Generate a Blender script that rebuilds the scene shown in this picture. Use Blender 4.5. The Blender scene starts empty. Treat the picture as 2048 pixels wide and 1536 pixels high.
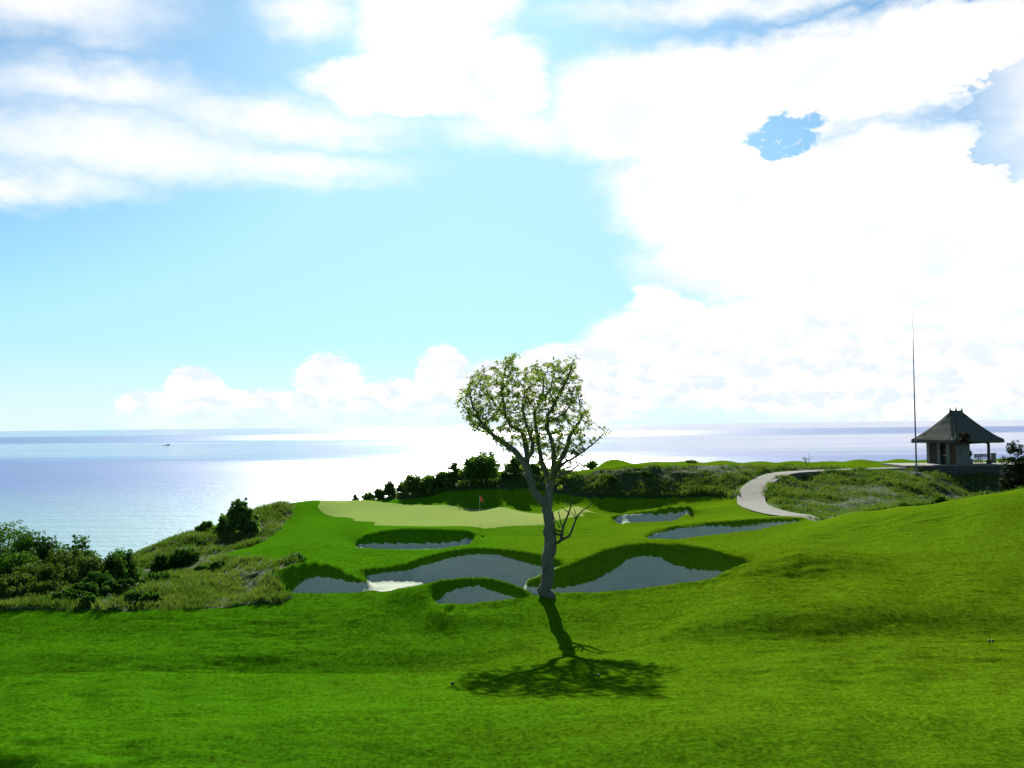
import bpy, math, random
import numpy as np
from mathutils import Matrix, Vector

random.seed(7); RNG = np.random.default_rng(11)
S = bpy.context.scene
COL = S.collection
rad = math.radians

# ------------------------------------------------------------------ camera
CAMZ = 8.0                       # camera height; the sea lies 60 m below it
SEA_Z = CAMZ - 60.0
F = 1990.0                       # focal length in pixels of the 2048 px wide picture
cam = bpy.data.cameras.new('camera'); camo = bpy.data.objects.new('camera', cam); COL.objects.link(camo)
cam.sensor_width = 36.0; cam.lens = 36.0 * F / 2048.0
cam.clip_start = 0.1; cam.clip_end = 200000
RC = Matrix.Rotation(rad(90 + 2.345), 4, 'X') @ Matrix.Rotation(rad(-0.64), 4, 'Z')
camo.matrix_world = Matrix.Translation((0, 0, CAMZ)) @ RC
S.camera = camo
S.cycles.max_bounces = 5; S.cycles.diffuse_bounces = 2; S.cycles.glossy_bounces = 2; S.cycles.transmission_bounces = 3; S.cycles.transparent_max_bounces = 4
S.render.resolution_x = 1024; S.render.resolution_y = 768

# ------------------------------------------------------------------ light
SUN_EL, SUN_AZ = 26.0, -2.5      # azimuth from straight ahead, + to the right
SUN_STRENGTH, SKY_STRENGTH = 5.0, 0.05
S.view_settings.view_transform = 'Standard'; S.view_settings.look = 'None'
S.view_settings.gamma = 1.0; S.view_settings.use_curve_mapping = False
S.view_settings.exposure = 1.0
sl = bpy.data.lights.new('sun', 'SUN'); sl.energy = SUN_STRENGTH; sl.angle = rad(0.55); sl.color = (1.0, 0.95, 0.86)
so = bpy.data.objects.new('sun', sl); COL.objects.link(so)
sd = Vector((math.sin(rad(SUN_AZ)) * math.cos(rad(SUN_EL)), math.cos(rad(SUN_AZ)) * math.cos(rad(SUN_EL)), math.sin(rad(SUN_EL))))
so.rotation_euler = sd.to_track_quat('Z', 'Y').to_euler()
so.location = (0, 0, 60)

class NT:
    """small helper for writing node trees"""
    def __init__(s, tree): s.t = tree; s.n = tree.nodes; s.l = tree.links
    def new(s, typ, **kw):
        nd = s.n.new(typ)
        for k, v in kw.items(): setattr(nd, k, v)
        return nd
    def put(s, sock, v):
        if isinstance(v, bpy.types.NodeSocket): s.l.new(v, sock)
        elif v is not None: sock.default_value = v
    def math(s, op, a, b=None, c=None, clamp=False):
        nd = s.new('ShaderNodeMath', operation=op, use_clamp=clamp)
        s.put(nd.inputs[0], a); s.put(nd.inputs[1], b)
        if c is not None: s.put(nd.inputs[2], c)
        return nd.outputs[0]
    def vmath(s, op, a, b=None, scale=None):
        nd = s.new('ShaderNodeVectorMath', operation=op)
        s.put(nd.inputs[0], a); s.put(nd.inputs[1], b)
        if scale is not None: s.put(nd.inputs['Scale'], scale)
        return nd.outputs[0]
    def noise(s, vec, scale, detail=3, rough=0.55, dist=0.0, out='Fac'):
        nd = s.new('ShaderNodeTexNoise'); s.put(nd.inputs['Vector'], vec)
        s.put(nd.inputs['Scale'], scale); nd.inputs['Detail'].default_value = detail
        nd.inputs['Roughness'].default_value = rough; nd.inputs['Distortion'].default_value = dist
        return nd.outputs[out]
    def mapr(s, v, a, b, c=0.0, d=1.0, smooth=False):
        nd = s.new('ShaderNodeMapRange')
        if smooth: nd.interpolation_type = 'SMOOTHSTEP'
        s.put(nd.inputs[0], v); s.put(nd.inputs[1], a); s.put(nd.inputs[2], b); s.put(nd.inputs[3], c); s.put(nd.inputs[4], d)
        return nd.outputs[0]
    def mix(s, fac, a, b, mode='MIX'):
        nd = s.new('ShaderNodeMix', data_type='RGBA', blend_type=mode)
        s.put(nd.inputs[0], fac)
        s.put(nd.inputs[6], a if isinstance(a, bpy.types.NodeSocket) or a is None else (*a, 1))
        s.put(nd.inputs[7], b if isinstance(b, bpy.types.NodeSocket) or b is None else (*b, 1))
        return nd.outputs[2]
    def comb(s, x, y, z):
        nd = s.new('ShaderNodeCombineXYZ'); s.put(nd.inputs[0], x); s.put(nd.inputs[1], y); s.put(nd.inputs[2], z)
        return nd.outputs[0]
    def sep(s, v):
        nd = s.new('ShaderNodeSeparateXYZ'); s.put(nd.inputs[0], v); return nd.outputs

# ------------------------------------------------------------------ sky with clouds
W = bpy.data.worlds.new('World'); S.world = W; W.use_nodes = True
def build_sky():
    w = NT(W.node_tree); w.n.clear()
    sky = w.new('ShaderNodeTexSky', sky_type='NISHITA', sun_disc=False)
    sky.sun_elevation = rad(SUN_EL); sky.sun_rotation = rad(SUN_AZ)
    sky.altitude = 0; sky.air_density = 1.0; sky.dust_density = 0.35; sky.ozone_density = 2.2
    # the picture's sky is a pale cyan: a mild colour grade of the physical sky
    base = w.mix(1.0, sky.outputs[0], (0.70, 1.04, 1.16), 'MULTIPLY')
    base = w.mix(1.0, base, (0.275 / SKY_STRENGTH, 0.47 / SKY_STRENGTH, 0.545 / SKY_STRENGTH), 'DARKEN')
    base = w.mix(0.30, base, w.mix(1.0, sky.outputs[0], (0.52, 0.82, 0.95), 'MULTIPLY'))
    D = w.new('ShaderNodeTexCoord').outputs['Generated']
    dx, dy, dz = w.sep(D)
    # azimuth and elevation in degrees
    az = w.math('MULTIPLY', w.math('ARCTAN2', dx, dy), 57.2958)
    el = w.math('MULTIPLY', w.math('ARCSINE', dz), 57.2958)
    P0 = w.comb(w.math('MULTIPLY', az, 0.72), w.math('MULTIPLY', el, 1.35), 0.0)
    big = w.vmath('SUBTRACT', w.noise(P0, 0.22, 3, 0.55, 0, 'Color'), (0.5, 0.5, 0.5))
    fine = w.vmath('SUBTRACT', w.noise(P0, 0.85, 6, 0.62, 0, 'Color'), (0.5, 0.5, 0.5))
    warp = w.vmath('ADD', w.vmath('SCALE', big, scale=4.0), w.vmath('SCALE', fine, scale=2.4))
    curl = w.vmath('SCALE', w.vmath('SUBTRACT', w.noise(P0, 2.1, 5, 0.62, 0, 'Color'), (0.5, 0.5, 0.5)), scale=1.7)
    warp2 = w.vmath('ADD', w.vmath('SCALE', warp, scale=0.30), curl)
    PV = w.comb(az, el, 0.0)
    def field(blobs, k, warp=warp):
        """union of ellipses on the sky, each (azimuth, elevation, half width, half height); warped by the noise"""
        PW = w.vmath('MULTIPLY_ADD', warp, (k, k * 0.72, 0.0))
        w.put(PW.node.inputs[2], PV)
        acc = None
        for (a, e, ra, re, tilt, wt) in blobs:
            q = w.vmath('MULTIPLY_ADD', PW, (1 / ra, 1 / re, 0.0)); q.node.inputs[2].default_value = (-a / ra, -e / re, 0.0)
            ln = w.new('ShaderNodeVectorMath', operation='LENGTH'); w.put(ln.inputs[0], q)
            v = ln.outputs['Value']
            acc = v if acc is None else w.math('MINIMUM', acc, v)
        return w.math('SUBTRACT', 1.0, acc)
    def A(px, py): return math.degrees(math.atan((px - 1024) / F)), math.degrees(math.atan((850 - py) / F))
    def B(px, py, rx, ry, tilt=0, wt=1.0):
        a, e = A(px, py); return (a, e, math.degrees(rx / F), math.degrees(ry / F), tilt, wt)
    heaps = [B(860, 40, 190, 150), B(760, 165, 190, 62), B(985, 150, 150, 110), B(880, 180, 140, 60), B(930, -60, 160, 140),
             B(1370, 215, 330, 130, 4), B(1660, 190, 330, 120), B(1900, 170, 230, 110, 12), B(1480, 380, 320, 150, -12),
             B(1800, 430, 330, 170), B(1660, 520, 430, 120, -4), B(2080, 520, 260, 160), B(1320, 610, 70, 55), B(1440, 650, 230, 62),
             B(1750, 640, 420, 90), B(1260, 700, 130, 90), B(1500, 740, 330, 110), B(1900, 760, 380, 120), B(1150, 790, 200, 80)]
    row = [B(300, 815, 75, 48), B(385, 775, 62, 52), B(400, 830, 150, 50), B(455, 805, 70, 40), B(545, 812, 80, 40), B(655, 760, 80, 60),
           B(690, 800, 110, 50), B(790, 800, 85, 50), B(885, 745, 60, 62), B(910, 800, 110, 70), B(620, 835, 420, 40), B(1010, 780, 120, 70),
           B(1130, 740, 120, 60)]
    veil = [B(250, 320, 520, 85, 10), B(20, 395, 320, 55, 14), B(560, 330, 330, 45, 6), B(190, 215, 300, 75, 4), B(90, 60, 320, 90, 6),
            B(560, 250, 420, 60), B(620, 30, 130, 60, 20), B(1050, 250, 240, 60), B(1500, 20, 500, 40, 2), B(2150, 300, 200, 380)]
    f1 = field(heaps, 1.0); f2 = field(row, 0.75, warp2); f3 = field(veil, 0.9)
    hole = field([B(1600, 285, 75, 42, 12), B(1560, 300, 60, 30), B(2040, 262, 75, 62), B(2035, 365, 60, 55), B(1960, 30, 260, 34, 6)], 1.3)
    frag = w.mapr(w.noise(P0, 1.3, 5, 0.6, 0.8), 0.36, 0.60, 0.25, 1.15)
    f1 = w.math('SUBTRACT', f1, w.math('MULTIPLY', w.math('MULTIPLY', w.mapr(hole, -0.15, 0.8, smooth=True), 0.95), frag))
    m1 = w.mapr(f1, -0.02, 0.42, smooth=True)
    m2 = w.math('MULTIPLY', w.mapr(f2, 0.03, 0.26, smooth=True), w.mapr(el, 0.2, 2.2, 0.25, 1.0, smooth=True))
    m3 = w.math('MULTIPLY', w.mapr(f3, -0.1, 0.95, smooth=True), 0.85)
    # the same broken cloud all round the sky outside the picture's cone
    out = w.math('MAXIMUM', w.mapr(w.math('ABSOLUTE', az), 27, 40, smooth=True), w.mapr(el, 23, 34, smooth=True))
    g = w.noise(w.vmath('MULTIPLY', D, (1, 1, 2.0)), 2.3, 7, 0.58, 0.6)
    m4 = w.math('MULTIPLY', w.math('MULTIPLY', w.mapr(g, 0.53, 0.70, smooth=True), 0.85), out)
    haze = w.mapr(el, 0.0, 5.0, 0.85, 0.0, smooth=True)
    m = w.math('MAXIMUM', w.math('MAXIMUM', m1, m2), w.math('MAXIMUM', m3, m4))
    # cloud body: white tops, faint lilac-grey bellies
    n2 = w.noise(P0, 0.33, 4, 0.5, 0.5)
    belly = w.mapr(n2, 0.28, 0.50, smooth=True)
    k = 1.0 / SKY_STRENGTH
    cl = w.mix(belly, (0.465 * k, 0.495 * k, 0.54 * k), (0.57 * k, 0.565 * k, 0.56 * k))
    n3 = w.noise(P0, 0.85, 5, 0.58, 0.3)
    lowb = w.math('MULTIPLY', w.mapr(n3, 0.44, 0.62, smooth=True), w.mapr(el, 2.0, 9.5, 0.85, 0.0, smooth=True))
    cl = w.mix(lowb, cl, (0.40 * k, 0.45 * k, 0.525 * k))
    hz = w.mix(haze, base, (0.41 * k, 0.495 * k, 0.55 * k))
    colr = w.mix(m, hz, cl)
    bg = w.new('ShaderNodeBackground'); w.put(bg.inputs[0], colr); bg.inputs[1].default_value = SKY_STRENGTH
    w.l.new(bg.outputs[0], w.new('ShaderNodeOutputWorld').inputs[0])
build_sky()
W.cycles.sampling_method = 'MANUAL'; W.cycles.sample_map_resolution = 512

# ------------------------------------------------------------------ materials
def material(name):
    m = bpy.data.materials.new(name); m.use_nodes = True
    t = NT(m.node_tree); t.n.clear()
    out = t.new('ShaderNodeOutputMaterial')
    return m, t, out
def principled(t, col, rough=0.8, spec=0.3, normal=None, metal=0.0):
    b = t.new('ShaderNodeBsdfPrincipled')
    t.put(b.inputs['Base Color'], col if isinstance(col, bpy.types.NodeSocket) else (*col, 1))
    t.put(b.inputs['Roughness'], rough); b.inputs['Specular IOR Level'].default_value = spec; b.inputs['Metallic'].default_value = metal
    if normal is not None: t.put(b.inputs['Normal'], normal)
    return b
def bump(t, h, strength, dist):
    b = t.new('ShaderNodeBump'); b.inputs['Strength'].default_value = strength; b.inputs['Distance'].default_value = dist
    t.put(b.inputs['Height'], h); return b.outputs[0]

def mat_lawn(name, c_a, c_b, c_c, bump_d=0.03, stretch=1.0):
    """mown turf: broad bands of tone, fine mottling, a rough nap"""
    m, t, out = material(name)
    pos = t.new('ShaderNodeNewGeometry').outputs['Position']
    p2 = t.vmath('MULTIPLY', pos, (1, 1, 0.3))
    broad = t.noise(t.vmath('MULTIPLY', pos, (0.5, 1.0, 0.3)), 0.14, 4, 0.6, 0.8)
    mid = t.noise(t.vmath('MULTIPLY', pos, (0.55, 1.3, 0.5)), 1.5, 5, 0.65, 0.3)
    fine = t.noise(p2, 9.0, 4, 0.7)
    side = t.math('MULTIPLY_ADD', t.sep(pos)[0], 0.016, t.math('MULTIPLY_ADD', broad, 0.30, 0.37))
    c = t.mix(t.mapr(side, 0.36, 0.72, smooth=True), c_a, c_b)
    c = t.mix(t.math('MULTIPLY', t.mapr(mid, 0.50, 0.76, smooth=True), 0.45), c, c_c)
    v = t.mapr(fine, 0.25, 0.75, 0.74, 1.26)
    c = t.mix(1.0, c, t.comb(v, v, v), 'MULTIPLY')
    h = t.math('ADD', t.math('MULTIPLY', mid, 1.6), t.math('MULTIPLY', fine, 0.7))
    nrm = bump(t, h, 0.9, bump_d)
    b = principled(t, c, 1.0, 0.0, nrm)
    t.l.new(b.outputs[0], out.inputs[0]); return m

def mat_leaf(name, c_a, c_b, trans=0.45, scale=1.2, sat=1.0):
    """leaf or blade: lets light through; tone varies from clump to clump and leaf to leaf"""
    m, t, out = material(name)
    geo = t.new('ShaderNodeNewGeometry'); pos = geo.outputs['Position']
    n = t.noise(pos, scale, 3, 0.6)
    n2 = t.noise(pos, scale * 9, 2, 0.6)
    f = t.mapr(t.math('ADD', t.math('MULTIPLY', n, 0.65), t.math('MULTIPLY', n2, 0.35)), 0.36, 0.64, smooth=True)
    c = t.mix(f, c_a, c_b)
    d = principled(t, c, 0.8, 0.06)
    tr = t.new('ShaderNodeBsdfTranslucent'); t.put(tr.inputs[0], t.mix(1.0, c, (1.25, 1.3, 0.6), 'MULTIPLY'))
    mx = t.new('ShaderNodeMixShader'); mx.inputs[0].default_value = trans
    t.l.new(d.outputs[0], mx.inputs[1]); t.l.new(tr.outputs[0], mx.inputs[2]); t.l.new(mx.outputs[0], out.inputs[0])
    return m

def mat_turf_blade(name, c_a, c_b, c_c):
    """short mown blades: a nap that takes the slope of the ground it grows on"""
    m, t, out = material(name)
    geo = t.new('ShaderNodeNewGeometry'); pos = geo.outputs['Position']
    at_ = t.new('ShaderNodeAttribute', attribute_type='INSTANCER', attribute_name='ground_normal')
    broad = t.noise(t.vmath('MULTIPLY', pos, (0.5, 1.0, 0.3)), 0.14, 4, 0.6, 0.8)
    mid = t.noise(t.vmath('MULTIPLY', pos, (0.55, 1.3, 0.5)), 1.5, 5, 0.65, 0.3)
    x, y, z = t.sep(pos)
    side = t.math('MULTIPLY_ADD', x, 0.016, t.math('MULTIPLY_ADD', broad, 0.30, 0.37))
    c = t.mix(t.mapr(side, 0.36, 0.72, smooth=True), c_a, c_b)
    c = t.mix(t.math('MULTIPLY', t.mapr(mid, 0.50, 0.76, smooth=True), 0.30), c, c_c)
    scr = t.noise(t.vmath('MULTIPLY', pos, (0.45, 1.4, 0.5)), 0.9, 3, 0.6, 0.2)
    c = t.mix(t.math('MULTIPLY', t.mapr(scr, 0.68, 0.76, smooth=True), 0.7), c, (0.055, 0.075, 0.006))
    nrm = t.vmath('NORMALIZE', t.vmath('ADD', t.vmath('SCALE', at_.outputs['Vector'], scale=1.0), t.vmath('SCALE', geo.outputs['Normal'], scale=0.22)))
    d = t.new('ShaderNodeBsdfDiffuse'); t.put(d.inputs[0], c); t.put(d.inputs['Normal'], nrm)
    tr = t.new('ShaderNodeBsdfTranslucent'); t.put(tr.inputs[0], t.mix(1.0, c, (1.3, 1.2, 0.5), 'MULTIPLY'))
    mx = t.new('ShaderNodeMixShader'); mx.inputs[0].default_value = 0.12
    t.l.new(d.outputs[0], mx.inputs[1]); t.l.new(tr.outputs[0], mx.inputs[2]); t.l.new(mx.outputs[0], out.inputs[0])
    return m

def mat_plain(name, c_a, c_b, scale=4.0, rough=0.8, bump_d=0.0, spec=0.3, stretch=(1, 1, 1), detail=5):
    m, t, out = material(name)
    co = t.new('ShaderNodeTexCoord').outputs['Object']
    co = t.vmath('MULTIPLY', co, stretch)
    n = t.noise(co, scale, detail, 0.62)
    c = t.mix(t.mapr(n, 0.3, 0.7), c_a, c_b)
    nrm = bump(t, n, 0.8, bump_d) if bump_d else None
    b = principled(t, c, rough, spec, nrm)
    t.l.new(b.outputs[0], out.inputs[0]); return m

def mat_sand():
    m, t, out = material('bunker_sand')
    pos = t.new('ShaderNodeNewGeometry').outputs['Position']
    rake = t.noise(t.vmath('MULTIPLY', pos, (1.2, 5.0, 2.0)), 2.2, 4, 0.6, 0.5)
    n = t.noise(pos, 14, 3, 0.7)
    c = t.mix(t.mapr(rake, 0.3, 0.7), (0.34, 0.40, 0.295), (0.43, 0.48, 0.36))
    nrm = bump(t, t.math('ADD', rake, t.math('MULTIPLY', n, 0.4)), 0.8, 0.05)
    b = principled(t, c, 0.95, 0.1, nrm); t.l.new(b.outputs[0], out.inputs[0]); return m

def mat_rough_ground():
    m, t, out = material('rough_ground')
    pos = t.new('ShaderNodeNewGeometry').outputs['Position']
    n = t.noise(pos, 0.5, 6, 0.65, 0.4); f = t.noise(pos, 5, 5, 0.7)
    c = t.mix(t.mapr(n, 0.35, 0.62, smooth=True), (0.020, 0.050, 0.009), (0.032, 0.048, 0.014))
    c = t.mix(t.mapr(f, 0.45, 0.75), c, (0.03, 0.08, 0.014))
    nrm = bump(t, t.math('ADD', n, t.math('MULTIPLY', f, 0.5)), 0.8, 0.08)
    b = principled(t, c, 0.95, 0.1, nrm); t.l.new(b.outputs[0], out.inputs[0]); return m

def mat_sea():
    m, t, out = material('sea_water')
    pos = t.new('ShaderNodeNewGeometry').outputs['Position']
    x, y, z = t.sep(pos)
    swell = t.noise(t.vmath('MULTIPLY', pos, (0.35, 1.0, 1.0)), 0.055, 4, 0.6, 0.3)
    chop = t.noise(t.vmath('MULTIPLY', pos, (0.6, 1.0, 1.0)), 0.28, 4, 0.7)
    broad = t.noise(t.vmath('MULTIPLY', pos, (0.25, 1.0, 1.0)), 0.0016, 4, 0.6, 0.5)
    shore = t.mapr(t.math('ADD', y, t.math('MULTIPLY', broad, 500)), 600, 1500, smooth=True)
    c = t.mix(shore, (0.20, 0.36, 0.38), (0.085, 0.165, 0.37))
    # wind lanes: ruffled water glitters, calmer lanes stay blue
    wig = t.math('ADD', y, t.math('MULTIPLY', t.math('SUBTRACT', broad, 0.5), 1400))
    calm = t.math('ADD', t.mapr(wig, 1500, 2300, smooth=True), t.math('MULTIPLY', t.mapr(y, 4200, 5000, smooth=True), -0.9))
    calm = t.math('ADD', calm, t.mapr(y, 7600, 9500, 0.0, 0.9, smooth=True), clamp=True)
    calm = t.math('MULTIPLY_ADD', t.math('SUBTRACT', broad, 0.5), 0.9, calm, clamp=True)
    amp = t.mapr(calm, 0.0, 1.0, 1.0, 0.35)
    nrm = bump(t, t.math('MULTIPLY', t.math('ADD', t.math('MULTIPLY', swell, 2.2), chop), amp), 0.75, 1.0)
    rg = t.mapr(calm, 0.0, 1.0, 0.38, 0.12)
    b = principled(t, c, rg, 0.27, nrm); b.inputs['IOR'].default_value = 1.33
    t.l.new(b.outputs[0], out.inputs[0]); return m

def mat_bark(name, a, b_):
    m, t, out = material(name)
    pos = t.new('ShaderNodeNewGeometry').outputs['Position']
    n = t.noise(t.vmath('MULTIPLY', pos, (1, 1, 0.45)), 9, 5, 0.7, 0.4)
    pt = t.noise(pos, 2.2, 3, 0.6)
    c = t.mix(t.mapr(n, 0.3, 0.7), a, b_)
    c = t.mix(t.math('MULTIPLY', t.mapr(pt, 0.55, 0.7, smooth=True), 0.55), c, (0.05, 0.055, 0.04))
    b = principled(t, c, 0.9, 0.15, bump(t, n, 0.9, 0.05)); t.l.new(b.outputs[0], out.inputs[0]); return m

M = {}
M['fairway'] = mat_lawn('fairway_turf', (0.045, 0.152, 0.003), (0.081, 0.156, 0.004), (0.045, 0.098, 0.004))
M['green'] = mat_lawn('putting_green_turf', (0.20, 0.285, 0.065), (0.245, 0.29, 0.085), (0.165, 0.26, 0.05), 0.008)
M['blade'] = mat_turf_blade('turf_blades', (0.057, 0.186, 0.003), (0.098, 0.188, 0.004), (0.066, 0.135, 0.004))
M['rough'] = mat_rough_ground()
M['rough_blade'] = mat_leaf('rough_grass_blades', (0.045, 0.098, 0.014), (0.105, 0.16, 0.032), 0.45, 0.6)
M['sand'] = mat_sand()
M['sea'] = mat_sea()
M['bark'] = mat_bark('pale_bark', (0.075, 0.08, 0.06), (0.15, 0.15, 0.115))
M['twig'] = mat_bark('twig_bark', (0.05, 0.055, 0.03), (0.10, 0.10, 0.06))
M['leaf_tree'] = mat_leaf('lone_tree_leaves', (0.09, 0.15, 0.025), (0.21, 0.29, 0.055), 0.55, 1.4)
M['leaf_a'] = mat_leaf('dark_shrub_leaves', (0.020, 0.066, 0.007), (0.060, 0.150, 0.012), 0.42, 0.9)
M['leaf_b'] = mat_leaf('mid_shrub_leaves', (0.026, 0.075, 0.010), (0.070, 0.165, 0.018), 0.42, 0.9)
M['leaf_c'] = mat_leaf('olive_shrub_leaves', (0.036, 0.072, 0.011), (0.085, 0.145, 0.020), 0.42, 0.9)
M['leaf_d'] = mat_leaf('blackish_leaves', (0.010, 0.022, 0.006), (0.022, 0.045, 0.010), 0.2, 0.9)
M['leaf_e'] = mat_leaf('glare_lightened_leaves', (0.065, 0.13, 0.026), (0.12, 0.23, 0.045), 0.58, 0.9)  # leaf colour lightened to stand in for glare over the far trees
M['flower'] = mat_plain('white_flowers', (0.5, 0.52, 0.42), (0.7, 0.7, 0.62), 3, 1.0, 0, 0.0)
M['concrete'] = mat_plain('path_concrete', (0.085, 0.092, 0.070), (0.155, 0.16, 0.12), 1.1, 0.9, 0.006, 0.2)
M['stone'] = mat_plain('dark_volcanic_stone', (0.035, 0.035, 0.03), (0.09, 0.085, 0.075), 2.5, 0.95, 0.03, 0.2)
M['paving'] = mat_plain('pale_paving', (0.16, 0.165, 0.14), (0.22, 0.225, 0.19), 2, 0.85, 0.004)
M['thatch'] = mat_plain('weathered_thatch', (0.045, 0.055, 0.04), (0.12, 0.125, 0.095), 7, 0.95, 0.05, 0.1, (1, 1, 0.35))
M['plaster'] = mat_plain('aged_plaster', (0.11, 0.13, 0.10), (0.19, 0.205, 0.165), 2.5, 0.9, 0.004)
M['wood'] = mat_plain('brown_wood', (0.045, 0.020, 0.010), (0.09, 0.042, 0.020), 6, 0.6, 0.004, 0.3, (4, 4, 0.6))
M['darkwood'] = mat_plain('dark_wood', (0.02, 0.014, 0.012), (0.05, 0.035, 0.028), 6, 0.6, 0.004, 0.3, (3, 3, 0.6))
M['brick'] = mat_plain('terracotta', (0.16, 0.07, 0.04), (0.26, 0.12, 0.07), 8, 0.8, 0.003)
M['ceramic'] = mat_plain('pale_ceramic', (0.26, 0.26, 0.27), (0.34, 0.34, 0.34), 5, 0.4, 0.0, 0.5)
M['pole'] = mat_plain('grey_painted_steel', (0.20, 0.22, 0.26), (0.28, 0.30, 0.34), 3, 0.4, 0.0, 0.5)
M['redcloth'] = mat_plain('red_cloth', (0.55, 0.06, 0.03), (0.7, 0.12, 0.05), 5, 0.8)
M['white'] = mat_plain('white_paint', (0.7, 0.7, 0.68), (0.8, 0.8, 0.78), 5, 0.5)
M['boat'] = mat_plain('blue_boat_paint', (0.03, 0.06, 0.16), (0.06, 0.10, 0.24), 2, 0.5)
M['rock'] = mat_plain('grey_limestone', (0.13, 0.13, 0.10), (0.27, 0.26, 0.21), 1.5, 0.95, 0.06, 0.2)
M['black'] = mat_plain('black_plastic', (0.015, 0.015, 0.015), (0.03, 0.03, 0.03), 5, 0.5)

# ------------------------------------------------------------------ object helpers
def tag(o, label=None, cat=None, group=None, kind=None):
    if label: o['label'] = label
    if cat: o['category'] = cat
    if group: o['group'] = group
    if kind: o['kind'] = kind
    return o
def link(name, me, mat=None, parent=None, smooth=False):
    if mat is not None: me.materials.append(mat)
    o = bpy.data.objects.new(name, me); COL.objects.link(o)
    if parent is not None: o.parent = parent
    if smooth: me.polygons.foreach_set('use_smooth', [True] * len(me.polygons))
    return o
def empty(name, loc, rz=0.0):
    o = bpy.data.objects.new(name, None); o.empty_display_size = 0.2; COL.objects.link(o)
    o.location = loc; o.rotation_euler = (0, 0, rz); return o
class MB:
    """collects faces for one mesh"""
    def __init__(s): s.v = []; s.f = []
    def add(s, vs, fs):
        k = len(s.v); s.v.extend([tuple(map(float, p)) for p in vs]); s.f.extend([tuple(i + k for i in f) for f in fs]); return s
    def box(s, x0, x1, y0, y1, z0, z1):
        return s.add([(x0, y0, z0), (x1, y0, z0), (x1, y1, z0), (x0, y1, z0), (x0, y0, z1), (x1, y0, z1), (x1, y1, z1), (x0, y1, z1)],
                     [(0, 3, 2, 1), (4, 5, 6, 7), (0, 1, 5, 4), (1, 2, 6, 5), (2, 3, 7, 6), (3, 0, 4, 7)])
    def tube(s, pts, radii, n=8, cap=True, wob=0.0):
        pts = [np.array(p, float) for p in pts]
        base = len(s.v); ref = np.array([0.31, 0.87, 0.38])
        for i, p in enumerate(pts):
            a = pts[max(i - 1, 0)]; b = pts[min(i + 1, len(pts) - 1)]
            tdir = b - a; tdir /= (np.linalg.norm(tdir) + 1e-9)
            u = np.cross(tdir, ref); u /= (np.linalg.norm(u) + 1e-9); v = np.cross(tdir, u)
            for k in range(n):
                an = 2 * math.pi * k / n
                r = radii[i] * (1 + wob * math.sin(k * 2.3 + i * 1.7) * 0.5 + wob * 0.5 * math.sin(k * 5.1 + i * 0.9))
                s.v.append(tuple(p + r * (math.cos(an) * u + math.sin(an) * v)))
        for i in range(len(pts) - 1):
            for k in range(n):
                a0 = base + i * n + k; a1 = base + i * n + (k + 1) % n
                s.f.append((a0, a0 + n, a1 + n, a1))
        if cap:
            s.f.append(tuple(base + k for k in range(n))); s.f.append(tuple(base + (len(pts) - 1) * n + n - 1 - k for k in range(n)))
        return s
    def lathe(s, prof, n=12, cx=0, cy=0):
        base = len(s.v)
        for (r, z) in prof:
            for k in range(n): s.v.append((cx + r * math.cos(2 * math.pi * k / n), cy + r * math.sin(2 * math.pi * k / n), z))
        for i in range(len(prof) - 1):
            for k in range(n):
                a0 = base + i * n + k; a1 = base + i * n + (k + 1) % n
                s.f.append((a0, a1, a1 + n, a0 + n))
        s.f.append(tuple(base + n - 1 - k for k in range(n))); s.f.append(tuple(base + (len(prof) - 1) * n + k for k in range(n)))
        return s
    def mesh(s, name):
        me = bpy.data.meshes.new(name); me.from_pydata(s.v, [], s.f); me.update(); return me
    def build(s, name, mat, parent=None, smooth=False): return link(name, s.mesh(name), mat, parent, smooth)
def raw_mesh(name, V, Q):
    """mesh from arrays of vertices and equal-sized faces"""
    me = bpy.data.meshes.new(name); V = np.asarray(V, np.float32); Q = np.asarray(Q, np.int32)
    me.vertices.add(len(V)); me.vertices.foreach_set('co', V.ravel())
    k = Q.shape[1]
    me.loops.add(Q.size); me.loops.foreach_set('vertex_index', Q.ravel())
    me.polygons.add(len(Q)); me.polygons.foreach_set('loop_start', np.arange(0, Q.size, k, dtype=np.int32))
    me.update(calc_edges=True); return me

# ------------------------------------------------------------------ terrain
RN = np.array(RC.to_3x3())
def P(px, py, d):
    """point at forward distance d metres that is seen at picture position (px, py)"""
    v = RN @ np.array([(px - 1024) / F, -(py - 768) / F, -1.0])
    return v / v[1] * d + np.array([0, 0, CAMZ])
def horizon(px): return 849.5 - 0.01117 * (px - 1024)
def PZ(px, d, z):
    """point at distance d, height z relative to the camera, near picture column px"""
    return P(px, horizon(px) - z * F / d, d)
def resample(line, step=28.0):
    line = np.array(line, float); out = []
    for a, b in zip(line[:-1], line[1:]):
        n = max(1, int(math.hypot(b[0] - a[0], (b[1] - a[1])) / step))
        for i in range(n): out.append(a + (b - a) * i / n)
    out.append(line[-1]); return np.array(out)
def at(line, px): line = np.array(line, float); return np.interp(px, line[:, 0], line[:, 1])
CP = []
def addline(line, step=60.0):
    for (px, py, d) in resample(line, step): CP.append(P(px, py, d))
def addz(*pts):
    for (px, d, z) in pts: CP.append(PZ(px, d, z))

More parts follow.
